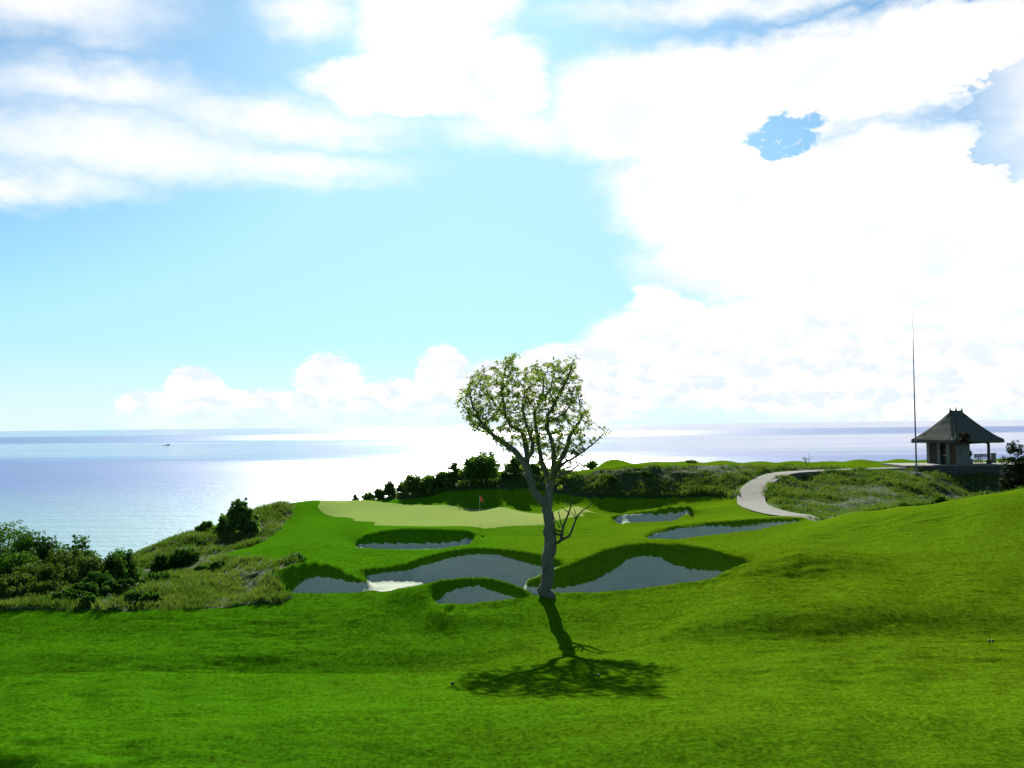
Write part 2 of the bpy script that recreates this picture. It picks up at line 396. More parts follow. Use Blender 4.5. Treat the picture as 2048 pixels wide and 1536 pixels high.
# foreground: a broad roll, its crest, the hollow behind it and the slope up to the bunkers
addline([(-500, 1560, 16.6), (0, 1560, 16.6), (500, 1560, 16.5), (1024, 1560, 16.3), (1500, 1560, 15.5), (2048, 1560, 15), (2500, 1560, 15)], 200)
addz(*[(px, d, z) for px in (-500, 0, 500, 1000, 1500, 2048, 2500) for d, z in ((5, -2.6), (8, -4.0), (11.5, -5.2))])
addline([(-500, 1512, 17.3), (0, 1512, 17.3), (300, 1484, 18.0), (600, 1442, 19.2), (900, 1418, 20.0), (1200, 1425, 19.2), (1500, 1430, 18.3), (2048, 1430, 17.9), (2500, 1430, 17.9)], 150)
addline([(-500, 1400, 23), (0, 1400, 23), (500, 1395, 23.4), (1000, 1372, 25), (1500, 1370, 24), (2048, 1370, 23.2), (2500, 1370, 23.2)], 150)
addline([(-500, 1353, 26), (0, 1352, 26), (150, 1346, 26.2), (300, 1343, 26.6), (500, 1347, 26.6), (700, 1348, 27.0), (850, 1344, 27.8), (1000, 1331, 29.6), (1100, 1318, 30.6), (1200, 1311, 31)], 34)
addz((-500, 30, -8.1), (0, 30, -8.1), (150, 30.2, -8.1), (300, 30.5, -8.15), (500, 30.9, -8.25), (700, 31.2, -8.25), (850, 31.7, -8.15), (1000, 32.4, -7.75))
addline([(-500, 1338, 33.5), (0, 1338, 33.2), (300, 1333, 33.5), (600, 1336, 33.6), (800, 1334, 33.6), (950, 1319, 33.5), (1093, 1302, 33.2), (1200, 1298, 33)], 34)
addline([(-500, 1312, 34.5), (0, 1312, 34.4), (300, 1310, 34.5), (600, 1312, 34.5), (800, 1309, 34.5), (950, 1297, 34.4), (1050, 1290, 34.2)], 34)
addline([(-500, 1280, 36.6), (0, 1280, 36.6), (300, 1278, 36.7), (600, 1275, 36.8), (850, 1268, 36.8), (1000, 1256, 36.6), (1093, 1248, 36.6), (1250, 1248, 36.4), (1350, 1240, 36.2)], 34)
addline([(-500, 1224, 40), (0, 1222, 40), (200, 1221, 40), (450, 1212, 40.8), (570, 1205, 41.3)], 34)
addline([(700, 1218, 39.7), (850, 1222, 39.1), (950, 1222, 39.0), (1030, 1212, 39.2), (1093, 1190, 40.0), (1160, 1205, 39.6), (1250, 1203, 39.8), (1330, 1195, 39.8)], 34)
# right-hand rolls
addline([(1300, 1302, 30.3), (1500, 1292, 29.6), (1700, 1287, 29.5), (2048, 1283, 29.5), (2500, 1280, 29.5)], 34)
addline([(1350, 1283, 32.4), (1500, 1287, 31.9), (1650, 1282, 31.9), (1800, 1277, 31.9), (2048, 1269, 32), (2500, 1266, 32)], 34)
addline([(1300, 1266, 34), (1400, 1247, 33.9), (1500, 1236, 33.7), (1650, 1229, 33.6), (1800, 1229, 33.6), (2048, 1231, 33.7), (2500, 1231, 33.8)], 34)
addline([(1450, 1195, 38), (1650, 1185, 38.3), (1850, 1180, 38.4), (2048, 1180, 38), (2500, 1180, 38)], 120)
addline([(1420, 1172, 41.0), (1500, 1145, 42.5), (1600, 1140, 42.8), (1700, 1145, 42.0), (1800, 1145, 42), (2048, 1125, 43), (2500, 1110, 43)], 34)
addline([(1530, 1119, 44.6), (1600, 1113, 44.0), (1680, 1115, 43.9), (1760, 1122, 43.9)], 34)
addline([(1420, 1104, 49.5), (1524, 1103, 49.6), (1620, 1106, 49), (1714, 1106, 49), (1874, 1091, 49), (2048, 1075, 48), (2500, 1050, 47)], 34)
addline([(1450, 1075, 58), (1600, 1068, 57), (1750, 1062, 55.5), (1900, 1048, 54), (2048, 1028, 52.8), (2500, 990, 52)], 110)
HILL = [(1615, 1041, 65), (1700, 1026, 64), (1800, 1013, 62.5), (1900, 1001, 61), (1960, 990, 60), (2048, 976, 59), (2300, 945, 58), (2550, 930, 58)]
addline(HILL, 60)
addz((1700, 70, -6.6), (1800, 69, -6.6), (1950, 68, -6.3), (2100, 68, -5.9), (2400, 68, -5.2), (1800, 76, -7.0), (1950, 78, -7.0), (2100, 78, -6.8), (2400, 78, -6.2))
# left gully and headland
addline([(520, 1176, 45), (560, 1200, 42.5), (500, 1150, 48.5), (430, 1130, 53.5)], 60)
addline([(0, 1182, 46), (150, 1180, 46), (300, 1180, 46), (420, 1178, 46.2)], 150)
addz((-500, 47, -7.5), (-500, 58, -8.3), (0, 55, -7.9), (100, 54, -7.8), (0, 62, -9.2), (120, 62, -9.0), (230, 62, -8.7), (330, 58, -7.95), (-500, 66, -10.5))
addz((-500, 76, -17), (0, 72, -15), (120, 72, -14), (220, 73, -13.5), (-500, 90, -34), (0, 88, -32), (200, 88, -30), (-500, 110, -62), (0, 110, -62), (250, 112, -62))
HEAD = [(270, 1111, 67), (340, 1086, 68.5), (400, 1070, 70), (460, 1048, 72), (520, 1024, 76), (580, 1011, 80), (620, 1007, 83), (700, 1003.5, 86)]
addline(HEAD, 30)
addz((290, 73, -12), (380, 76, -11), (470, 79, -10.5), (560, 84, -9.5), (640, 89, -9), (720, 92, -9), (300, 84, -26), (450, 90, -26), (600, 98, -26), (720, 104, -26),
     (400, 110, -62), (600, 120, -62), (750, 128, -62), (800, 110, -22), (880, 112, -16), (950, 114, -12), (900, 128, -40), (880, 140, -62))
addline([(400, 1105, 60), (470, 1090, 63), (520, 1066, 67)], 40)
addline([(480, 1112, 55), (540, 1094, 57.5), (600, 1062, 64), (560, 1034, 73), (640, 1028, 75)], 50)
addline([(560, 1118, 53), (640, 1112, 53.5), (700, 1113, 53.5), (790, 1108, 54)], 60)
addline([(600, 1092, 57), (680, 1098, 57), (640, 1075, 61)], 60)
# putting green and fairway in front of it
addline([(650, 1050, 67), (720, 1045, 68)], 60); addline([(760, 1030, 74), (900, 1030, 74), (1050, 1030, 74), (1180, 1026, 75)], 60)
addline([(800, 1050, 66), (1000, 1050, 66), (1120, 1046, 67.5)], 60)
addline([(720, 1015, 80), (850, 1014, 80), (1000, 1014, 80), (1150, 1012, 80)], 80)
addline([(760, 1004, 85), (860, 1004, 84.5), (950, 1004.5, 84.5), (1050, 1005, 84.5), (1150, 1003, 85), (1250, 999, 86), (1350, 996, 86), (1450, 999, 84)], 50)
addline([(1000, 1085, 58), (1090, 1086, 58), (1180, 1086, 58)], 60); addline([(1020, 1068, 62), (1150, 1062, 64), (1230, 1060, 64)], 60)
addline([(1160, 1108, 53.5), (1230, 1098, 55), (1380, 1085, 56), (1280, 1088, 56)], 60)
addline([(1250, 1055, 66.5), (1330, 1047, 68.3), (1420, 1040, 68)], 60)
addline([(1410, 1022, 73), (1450, 1010, 77), (1440, 1028, 71.5), (1490, 1029, 70.5), (1530, 1033, 69)], 40)
# bank and plateau behind the green
MOUND = [(740, 1000.5, 87.3), (800, 992, 87.4), (850, 983, 87.8), (900, 973, 88.2), (950, 965, 88.6), (1000, 957, 89), (1060, 950, 89.4), (1130, 944, 89.8), (1200, 938, 90.3), (1300, 932, 91.2), (1400, 930, 93), (1480, 931.5, 96), (1540, 934, 99)]
addline(MOUND, 40)
addz((820, 94, -6.8), (900, 96, -6.4), (980, 99, -5.8), (1060, 103, -5.3), (1130, 106, -4.9))
addline([(1180, 938, 97), (1250, 931, 104), (1300, 927, 109), (1400, 926, 113), (1500, 927.5, 114), (1650, 929, 114), (1760, 926, 115), (1850, 921, 115), (1950, 921, 116), (2100, 921, 116), (2550, 921, 116)], 60)
addz(*[(px, d, z) for px in (1250, 1300, 1350, 1400) for d, z in ((95, -4.05), (99, -4.15), (104, -4.28))], (1200, 94, -4.32), (1200, 98, -4.45), (1450, 100, -4.40), (1450, 105, -4.45), (1140, 95, -4.6), (1140, 100, -5.0), (1230, 102, -4.38), (1230, 108, -4.6), (1230, 113, -4.78), (1200, 104, -4.72), (1200, 111, -5.0), (1165, 104, -5.1), (1265, 113, -4.62))
addz((1060, 116, -10), (1060, 130, -34), (1060, 145, -62), (1130, 118, -10))
addz(*[(px, d, z) for px in range(1200, 2600, 70) for d, z in ((119, -4.9), (127, -9), (140, -40), (152, -62))])
addz(*[(px, 165, -64) for px in range(-500, 2600, 120)])
# the path's bench and the slope inside its bend
PATH = [(1622, 1042, 66.3), (1590, 1036, 68.6), (1556, 1029, 71.8), (1525, 1020, 75.2), (1506, 1011, 78.6), (1502, 1000, 82), (1504, 989, 84), (1512, 975, 86.6), (1527, 964, 89), (1551, 953, 92), (1590, 947, 94.5), (1640, 943, 97), (1710, 940, 99), (1800, 937.5, 101)]
addline([(a - 22, b, c) for a, b, c in PATH[3:10]], 30); addline([(a + 22, b, c) for a, b, c in PATH[3:10]], 30); addline(PATH[:3], 30); addline(PATH[10:], 40)
addline([(1620, 1026, 73), (1600, 1012, 78), (1600, 985, 86), (1600, 962, 91.5)], 20); addline([(1700, 1008, 81), (1700, 980, 88), (1700, 950, 95.5)], 25)
addline([(1800, 1000, 83), (1800, 975, 89), (1800, 948, 97)], 25); addz((1650, 75, -6.9), (1750, 78, -7.0), (1850, 80, -7.1))
addline([(1870, 992, 90), (1950, 986, 95), (2050, 980, 95.5), (2200, 980, 96)], 60)
addz((1840, 101.5, -5.0), (1900, 102, -5.1), (1980, 102, -5.1), (2100, 102, -5.1), (2300, 102, -5.0), (1880, 108, -4.9), (2000, 108, -4.9), (2200, 108, -4.9))

# bunkers: near lip, floor, flashed sand face, turf bank above it
def climb(px, py0, d0, py1, m): return d0 + max(0.0, (py0 - py1)) * d0 / F / (m + 0.14)
BUNK = {}
def bunker(name, near, floor, top, crest, m_sand=0.62, m_bank=1.0, step=13, floor_z=None, back=None):
    """near: lip polyline (px, py, d); floor: (px, d) back of the flat floor; top: sand top (px, py); crest: bank top (px, py)"""
    near = [np.array(p, float) for p in resample(near, step)]
    NR = np.array(near)
    for p in near:
        CP.append(P(*p))
        ins = min(1.0, (p[0] - NR[0, 0] + 8) / 40, (NR[-1, 0] + 8 - p[0]) / 40)
        z = z0 = P(*p)[2] - CAMZ
        if len(near) > 3:
            CP.append(PZ(p[0], p[2] - 0.9, z0 - 0.03)); CP.append(PZ(p[0], p[2] - 2.0, z0 - 0.10))
        CP.append(PZ(p[0], p[2] + 0.45, max(min(floor_z, z - 0.04), z - 0.5) * ins + (z - 0.05) * (1 - ins)))
    top = resample([(a, b, 0) for a, b in top], step); tl = []
    for (px, py, _) in top:
        df = np.interp(px, [q[0] for q in floor], [q[1] for q in floor])
        pyf = horizon(px) - floor_z * F / df
        if pyf > py + 3: CP.append(PZ(px, df, floor_z))
        d = climb(px, max(pyf, py), df, py, m_sand(px) if callable(m_sand) else m_sand); CP.append(P(px, py, d)); tl.append((px, py, d))
    T = np.array(tl); cl = []
    for (px, py, _) in resample([(a, b, 0) for a, b in crest], step):
        i = np.argmin(abs(T[:, 0] - px))
        pyt = np.interp(px, T[:, 0], T[:, 1]); dt = np.interp(px, T[:, 0], T[:, 2])
        d = climb(px, pyt, dt, py, m_bank) + 0.05
        CP.append(P(px, py, d)); cl.append((px, py, d))
        if back is not None: CP.append(PZ(px, d + 0.7, P(px, py, d)[2] - CAMZ - back))
    BUNK[name] = (near, tl, cl)
    return near, tl, cl
# left pocket of the big bunker
bunker('a', [(581, 1187, 43), (647, 1188.5, 43), (705, 1186, 43), (743, 1181, 43.1)], [(581, 43.9), (650, 44.6), (733, 45.6)],
       [(583, 1185), (594, 1173), (611, 1160), (629, 1156), (664, 1158), (690, 1164), (717, 1167), (735, 1167)],
       [(529, 1161), (559, 1141), (588, 1131), (611, 1127), (632, 1126), (655, 1129), (682, 1139), (705, 1151), (723, 1159), (735, 1165)], floor_z=-7.45, back=0.12)
# small bunker in front, its bank hides part of the big one
bunker('b', [(872, 1205, 40.2), (916, 1208, 40.1), (954, 1207, 40.1), (998, 1203, 40.2), (1033, 1199, 40.4), (1070, 1193, 40.6)], [(872, 40.9), (950, 41.1), (1033, 41.0), (1070, 41.0)],
       [(874, 1203), (884, 1194), (904, 1183), (925, 1177), (945, 1175), (969, 1177), (998, 1188), (1027, 1196), (1040, 1198)],
       [(793, 1178), (837, 1170), (881, 1161), (925, 1157), (954, 1156), (983, 1158), (1013, 1166), (1042, 1177), (1075, 1191)], floor_z=-7.52, back=0.25)
# centre of the big bunker
CP0 = len(CP)
for (px, d) in [(760, 44.5), (830, 44.4), (900, 44.2), (960, 44.2), (1010, 44.0), (1040, 43.6), (760, 46), (830, 46), (900, 45.8), (960, 45.8), (1020, 45.6), (1050, 44.6), (1075, 45.9), (1070, 42.2), (1100, 42.0)]:
    CP.append(PZ(px, d, -7.45))
bunker('main', [(1105, 1186.5, 41.2), (1187, 1187, 41.3), (1264, 1180, 41.8), (1337, 1171, 42.3), (1395, 1164, 42.6), (1425, 1157, 43), (1451, 1145, 43.7), (1483, 1131, 44.4), (1510, 1122, 44.9)],
       [(1058, 42.9), (1150, 42.7), (1290, 43.0), (1400, 43.9), (1451, 44.5), (1500, 45)],
       [(1058, 1174), (1108, 1179), (1146, 1173), (1190, 1161), (1220, 1144), (1243, 1128), (1264, 1117), (1278, 1114), (1308, 1114), (1331, 1122), (1351, 1133), (1381, 1141), (1410, 1143), (1451, 1143)],
       [(1054, 1168), (1085, 1152), (1117, 1138), (1164, 1119), (1205, 1101), (1249, 1092), (1293, 1088), (1351, 1089), (1410, 1098), (1469, 1113), (1512, 1121)], floor_z=-7.35, back=0.06)
bunker('centre', [(760, 1182, 43.6), (765, 1182, 43.6)], [(726, 46.6), (830, 46.6), (940, 46.4), (1105, 46.6)],
       [(735, 1153), (764, 1148), (808, 1144), (837, 1135), (866, 1128), (910, 1116), (939, 1111), (969, 1109), (998, 1111), (1027, 1119), (1057, 1128), (1083, 1135), (1108, 1141)],
       [(702, 1139), (734, 1139), (778, 1135), (808, 1129), (837, 1119), (866, 1110), (896, 1103), (939, 1097), (969, 1096), (1013, 1099), (1042, 1103), (1086, 1110), (1130, 1123)], m_sand=lambda px: 0.16 + 0.46 * min(1, max(0, (px - 820) / 70)), floor_z=-7.45, back=0.1)
bunker('c', [(713, 1095, 59.4), (752, 1097.5, 58.8), (822, 1098.5, 58.6), (881, 1096.5, 58.9), (925, 1089, 59.8), (945, 1081, 60.7)], [(713, 60.3), (820, 60.9), (945, 61.4)],
       [(716, 1094), (750, 1091), (820, 1090), (880, 1089), (920, 1086), (942, 1080)],
       [(709, 1088), (717, 1079), (734, 1070), (764, 1063), (808, 1059), (866, 1060), (925, 1061), (951, 1066), (960, 1072)], floor_z=-7.38, back=0.0)
bunker('d', [(1228, 1040.5, 70), (1252, 1045, 69.6), (1313, 1043, 69.8), (1350, 1040, 70.3), (1376, 1027, 72)], [(1228, 71), (1300, 71.2), (1376, 72.3)],
       [(1230, 1037), (1240, 1032), (1265, 1028), (1294, 1028), (1314, 1032), (1350, 1028), (1367, 1025), (1378, 1024)],
       [(1215, 1038), (1221, 1033), (1252, 1026), (1301, 1021), (1338, 1015), (1361, 1013.5), (1376, 1013), (1391, 1019)], floor_z=-7.05, back=0.05)
bunker('e', [(1296, 1076, 58.2), (1353, 1077.5, 58), (1397, 1073, 58.8), (1455, 1066, 60), (1514, 1060, 61.2), (1558, 1050, 62.8), (1600, 1042, 64.2)], [(1296, 59), (1400, 60), (1500, 62), (1600, 65.2)],
       [(1298, 1073), (1309, 1067), (1338, 1062), (1367, 1056), (1397, 1053), (1432, 1054), (1467, 1056), (1499, 1053), (1528, 1047), (1572, 1043), (1600, 1041)],
       [(1290, 1070), (1309, 1062), (1353, 1053), (1397, 1048), (1455, 1044), (1514, 1040), (1572, 1037.5), (1607, 1038)], floor_z=-6.95, back=0.0)

CP = np.array(CP)
KA, KB = F / 100.0, 6.5
def ab(X, Y): return np.stack([X / Y * KA, np.log(Y) * KB], -1)
C2 = ab(CP[:, 0], CP[:, 1])
# average points that fall together
keep = []
for i in range(len(C2)):
    if all(np.hypot(*(C2[i] - C2[j])) > 0.022 for j in keep): keep.append(i)
C2 = C2[keep]; CZ = CP[keep, 2]
def kern(r2): return 0.5 * r2 * np.log(r2 + 1e-12)
n = len(C2)
Kmat = kern(((C2[:, None, :] - C2[None]) ** 2).sum(-1)); Kmat[np.diag_indices(n)] += 2e-4
Pm = np.concatenate([np.ones((n, 1)), C2], 1)
Amat = np.block([[Kmat, Pm], [Pm.T, np.zeros((3, 3))]])
Wt = np.linalg.solve(Amat, np.concatenate([CZ, np.zeros(3)]))
def height_rbf(X, Y):
    q = ab(X.ravel(), Y.ravel()); out = np.empty(len(q)); wv = Wt[:n]
    c0, c1 = C2[:, 0][None], C2[:, 1][None]
    for i in range(0, len(q), 4000):
        t = q[i:i + 4000]
        r2 = (t[:, :1] - c0) ** 2; r2 += (t[:, 1:] - c1) ** 2; r2 += 1e-12
        lg = np.log(r2); lg *= r2; lg *= 0.5
        out[i:i + 4000] = lg @ wv + Wt[n] + t @ Wt[n + 1:]
    return out.reshape(X.shape)

def dens_rows():
    seg = [(5, 14, 24), (14, 30, 190), (30, 40, 120), (40, 50, 170), (50, 58, 70), (58, 76, 150), (76, 104, 110), (104, 120, 36), (120, 168, 30)]
    r = [np.linspace(a, b, k, endpoint=False) for a, b, k in seg]; return np.concatenate(r + [[168.0]])
ROWS = dens_rows()
U0, U1 = -1560 / F, 1560 / F
NU = 1101
US = np.linspace(U0, U1, NU)
# coarse evaluation (every second row/column) would lose the lips: evaluate in full
UU, YY = np.meshgrid(US, ROWS)
XX = UU * YY
fineb = (ROWS > 39) & (ROWS < 74)
ZZ = np.empty(XX.shape); ZZ[fineb] = height_rbf(XX[fineb], YY[fineb])
_c = XX[~fineb][:, ::4]; _z = height_rbf(_c, YY[~fineb][:, ::4])
ZZ[~fineb] = np.stack([np.interp(US, US[::4], r) for r in _z])

def vnoise(x, y, seed):
    """smooth value noise on a lattice"""
    r = np.random.default_rng(seed).random((256, 256)); xi = np.floor(x).astype(int); yi = np.floor(y).astype(int)
    fx = x - xi; fy = y - yi; fx = fx * fx * (3 - 2 * fx); fy = fy * fy * (3 - 2 * fy)
    g = lambda a, b: r[a % 256, b % 256]
    return (g(xi, yi) * (1 - fx) + g(xi + 1, yi) * fx) * (1 - fy) + (g(xi, yi + 1) * (1 - fx) + g(xi + 1, yi + 1) * fx) * fy - 0.5

def inpoly(poly, X, Y):
    poly = np.array(poly); ins = np.zeros(X.shape, bool)
    x0, y0 = poly[:, 0], poly[:, 1]; x1, y1 = np.roll(x0, -1), np.roll(y0, -1)
    bb = (X >= x0.min()) & (X <= x0.max()) & (Y >= y0.min()) & (Y <= y0.max())
    xs, ys = X[bb], Y[bb]; r = np.zeros(xs.shape, bool)
    for a, b, c, d in zip(x0, y0, x1, y1):
        if b == d: continue
        r ^= ((b > ys) != (d > ys)) & (xs < (c - a) * (ys - b) / (d - b) + a)
    ins[bb] = r; return ins
def W2(pts): return [P(*p)[:2] for p in pts]

# sand outlines on the ground
def off(line, dd): return [(p[0], p[1], p[2] + dd) for p in line]
nA, tA, _ = BUNK['a']; nB, tB, cB = BUNK['b']; nM, tM, cM = BUNK['main']; _, tC, _ = BUNK['centre']
behindB = [(p[0], p[1], p[2] + 0.62) for p in cB if 800 < p[0] < 1060]
nose = [(p[0], p[1], p[2] + 0.55) for p in cM if p[0] < 1120]
poly_big = (off(nA, 0.06) + [(790, 1178, 43.4)] + behindB + [(1078, 1190, 41.35)] + off(nM, 0.06) + tM[::-1] + [(1050, 1170, 43.6)] + nose + tC[::-1] + [(737, 1166, 46.2)] + tA[::-1])
SANDS = {'big': W2(poly_big), 'front': W2(off(nB, 0.06) + tB[::-1])}
for k in 'cde':
    nn, tt, _ = BUNK[k]; SANDS[k] = W2(off(nn, 0.06) + tt[::-1])
sand_mask = {k: inpoly(v, XX, YY) for k, v in SANDS.items()}

green_poly = W2([(650, 1012, 81), (690, 1036, 71), (760, 1050, 66.5), (850, 1055, 65), (1000, 1055, 65), (1100, 1048, 67), (1170, 1032, 73), (1190, 1020, 77), (1150, 1013, 80), (1000, 1014, 80), (900, 1010, 82), (800, 1005, 84), (700, 1005, 85)])
ROUGH = [
  W2([(-700, 1224, 40), (0, 1223, 40), (200, 1221, 40), (330, 1219, 40.2), (480, 1212, 40.8), (575, 1204, 41.5), (585, 1190, 42.6), (545, 1172, 44.6), (520, 1172, 45.2), (585, 1132, 48.2), (600, 1126, 50), (575, 1125, 51.5), (480, 1122, 53),
      (420, 1112, 57), (450, 1105, 59), (520, 1085, 62.5), (545, 1062, 66), (570, 1040, 71), (585, 1025, 76), (560, 1016, 79), (590, 1009, 85), (400, 1000, 110), (-700, 1000, 110)]),
  W2([(690, 1003, 89), (760, 1002, 86.5), (850, 1000, 86), (950, 997, 87), (1050, 997, 87), (1150, 1000, 86), (1250, 1000, 86), (1350, 997, 86), (1440, 997, 85), (1478, 1000, 83), (1475, 985, 86), (1490, 962, 89), (1530, 946, 94), (1600, 938.5, 98), (1700, 937, 100), (1560, 936, 101), (1480, 934, 96), (1400, 933, 92.8), (1300, 935, 91), (1200, 941, 90.1), (1130, 947, 89.6), (1050, 948, 93), (1050, 940, 110), (900, 900, 140), (690, 900, 140)]),
  W2([(1606, 1037, 69.2), (1575, 1026, 73.5), (1538, 1014, 79.5), (1526, 1000, 83), (1528, 985, 86), (1545, 968, 89.5), (1580, 954, 93), (1640, 947, 96), (1720, 942, 98.5), (1800, 940, 100), (1830, 936, 102.5), (2100, 936, 103.5), (2700, 930, 103.5), (2700, 930, 60), (2300, 945, 60), (2048, 976, 60.3), (1960, 990, 61.2), (1900, 1001, 62.2), (1800, 1013, 63.7), (1700, 1026, 65.2), (1625, 1039, 66.5)]),
]
rough_mask = np.zeros(XX.shape, bool)
for k, r in enumerate(ROUGH):
    wob = vnoise(XX * 1.3, YY * 1.3, 3 + k) * 0.5 + vnoise(XX * 4, YY * 4, 8 + k) * 0.3
    rough_mask |= inpoly(r, XX + wob, YY + wob)
rough_mask |= (ZZ < CAMZ - 11.5)
wob = vnoise(XX * 0.35, YY * 0.35, 41) * 1.8
green_mask = inpoly(green_poly, XX + wob, YY + wob * 0.7) & ~rough_mask
any_sand = np.zeros(XX.shape, bool)
for v in sand_mask.values(): any_sand |= v
# fine relief: turf is lumpy, rough is rougher, sand is raked, cliffs are craggy
tramp = np.clip(0.45 + vnoise(XX * 0.10, YY * 0.16, 29) * 2.2 + np.clip((30 - YY) / 30, -0.2, 0.3), 0.12, 1.2)      # some stretches are smoother than others
turf = vnoise(XX * 0.35, YY * 0.6, 20) * 0.06 + (vnoise(XX * 0.7, YY * 1.6, 21) * 0.055 + vnoise(XX * 1.3, YY * 3.0, 22) * 0.050 + vnoise(XX * 4, YY * 7, 23) * 0.012) * tramp
roughz = vnoise(XX * 0.8, YY * 0.8, 24) * 0.24 + vnoise(XX * 2.5, YY * 2.5, 25) * 0.09
cliff = np.clip((CAMZ - 12 - ZZ) / 10, 0, 1) * (vnoise(XX * 0.25, ZZ * 0.25, 26) * 5 + vnoise(XX * 0.9, ZZ * 0.9, 27) * 1.6)
nearfade = np.clip((YY - 6) / 6, 0, 1)
ZZ = ZZ + np.where(any_sand, vnoise(XX * 2, YY * 2, 28) * 0.02, np.where(rough_mask, roughz, np.where(green_mask, turf * 0.25, turf * nearfade))) + cliff

from bisect import bisect
def ground(x, y):
    """terrain height at a ground position (bilinear)"""
    i = int(np.clip(np.searchsorted(ROWS, y) - 1, 0, len(ROWS) - 2)); u = x / y
    j = int(np.clip((u - U0) / (U1 - U0) * (NU - 1), 0, NU - 2))
    fy = (y - ROWS[i]) / (ROWS[i + 1] - ROWS[i]); fu = (u - US[j]) / (US[j + 1] - US[j])
    a = ZZ[i, j] * (1 - fu) + ZZ[i, j + 1] * fu; b = ZZ[i + 1, j] * (1 - fu) + ZZ[i + 1, j + 1] * fu
    return a * (1 - fy) + b * fy
def ground_v(X, Y):
    i = np.clip(np.searchsorted(ROWS, Y) - 1, 0, len(ROWS) - 2); U = X / Y
    j = np.clip(((U - U0) / (U1 - U0) * (NU - 1)).astype(int), 0, NU - 2)
    fy = (Y - ROWS[i]) / (ROWS[i + 1] - ROWS[i]); fu = (U - US[j]) / (US[j + 1] - US[j])
    a = ZZ[i, j] * (1 - fu) + ZZ[i, j + 1] * fu; b = ZZ[i + 1, j] * (1 - fu) + ZZ[i + 1, j + 1] * fu
    return a * (1 - fy) + b * fy, i, j
def spot(px, py, d):
    """ground position on picture column px at distance d (py only corrects the camera roll)"""
    p = P(px, py, d); return Vector((p[0], p[1], ground(p[0], p[1])))

# split the ground into its surfaces
cls = np.zeros(XX.shape, np.int8)                 # 0 fairway 1 rough 2 green 3.. sands
cls[green_mask] = 2; cls[rough_mask] = 1
names = list(SANDS)
for k, nm in enumerate(names): cls[sand_mask[nm]] = 3 + k
nr, nc = XX.shape
idx = np.arange(nr * nc).reshape(nr, nc)
quads = np.stack([idx[:-1, :-1], idx[:-1, 1:], idx[1:, 1:], idx[1:, :-1]], -1).reshape(-1, 4)
cf = cls.ravel()[quads]
fc = np.where((cf == cf[:, :1]).all(1), cf[:, 0], np.sort(cf, 1)[:, 2])
VALL = np.stack([XX, YY, ZZ], -1).reshape(-1, 3)
def surface(name, mask, mat, label, cat):
    q = quads[mask]; u, inv = np.unique(q.ravel(), return_inverse=True)
    me = raw_mesh(name, VALL[u], inv.reshape(-1, 4)); me.polygons.foreach_set('use_smooth', np.ones(len(q), bool))
    return tag(link(name, me, mat), label, cat, kind='structure')
surface('fairway', fc == 0, M['fairway'], 'bright green rolling fairway turf filling the foreground and middle', 'grass')
surface('rough_ground', fc == 1, M['rough'], 'brownish weedy unmown ground on the banks and cliff edge', 'ground')
surface('putting_green', fc == 2, M['green'], 'pale smooth putting green below the grassy bank', 'putting green')
LBL = {'big': 'large three-lobed grey sand bunker behind the lone tree', 'front': 'small crescent sand bunker just left of the tree base',
       'c': 'oval sand bunker with steep dark bank in front of the green', 'd': 'small far sand bunker right of the green', 'e': 'long narrow sand bunker below the end of the concrete path'}
for k, nm in enumerate(names): surface('sand_bunker', fc == 3 + k, M['sand'], LBL[nm], 'sand bunker')

# sea
def make_sea():
    mb = MB(); n = 96; rs = [60, 400, 2000, 12000, 90000]
    for r in rs:
        for k in range(n): mb.v.append((r * math.cos(2 * math.pi * k / n), r * math.sin(2 * math.pi * k / n), SEA_Z))
    for i in range(len(rs) - 1):
        for k in range(n):
            a = i * n + k; b = i * n + (k + 1) % n; mb.f.append((a, a + n, b + n, b))
    return tag(mb.build('sea', M['sea']), 'pale blue sea with sun glitter reaching the horizon', 'sea', kind='structure')
make_sea()
#@@OBJECTS
# ------------------------------------------------------------------ grass and weeds scattered over the ground
def scatter_nodes():
    g = bpy.data.node_groups.new('scatter_blades', 'GeometryNodeTree')
    g.interface.new_socket('Geometry', in_out='INPUT', socket_type='NodeSocketGeometry')
    g.interface.new_socket('Geometry', in_out='OUTPUT', socket_type='NodeSocketGeometry')
    N = g.nodes; i = N.new('NodeGroupInput'); o = N.new('NodeGroupOutput')
    def attr(nm, typ):
        a = N.new('GeometryNodeInputNamedAttribute'); a.data_type = typ; a.inputs[0].default_value = nm; return a.outputs[0]
    sep = N.new('GeometryNodeSeparateGeometry'); g.links.new(i.outputs[0], sep.inputs[0]); g.links.new(attr('is_tuft', 'BOOLEAN'), sep.inputs[1])
    ins = N.new('GeometryNodeInstanceOnPoints')
    g.links.new(sep.outputs[1], ins.inputs['Points']); g.links.new(sep.outputs[0], ins.inputs['Instance'])
    cx = N.new('ShaderNodeCombineXYZ'); g.links.new(attr('spin', 'FLOAT'), cx.inputs[2])
    g.links.new(cx.outputs[0], ins.inputs['Rotation']); g.links.new(attr('size', 'FLOAT'), ins.inputs['Scale'])
    g.links.new(ins.outputs[0], o.inputs[0]); return g
GN = scatter_nodes()
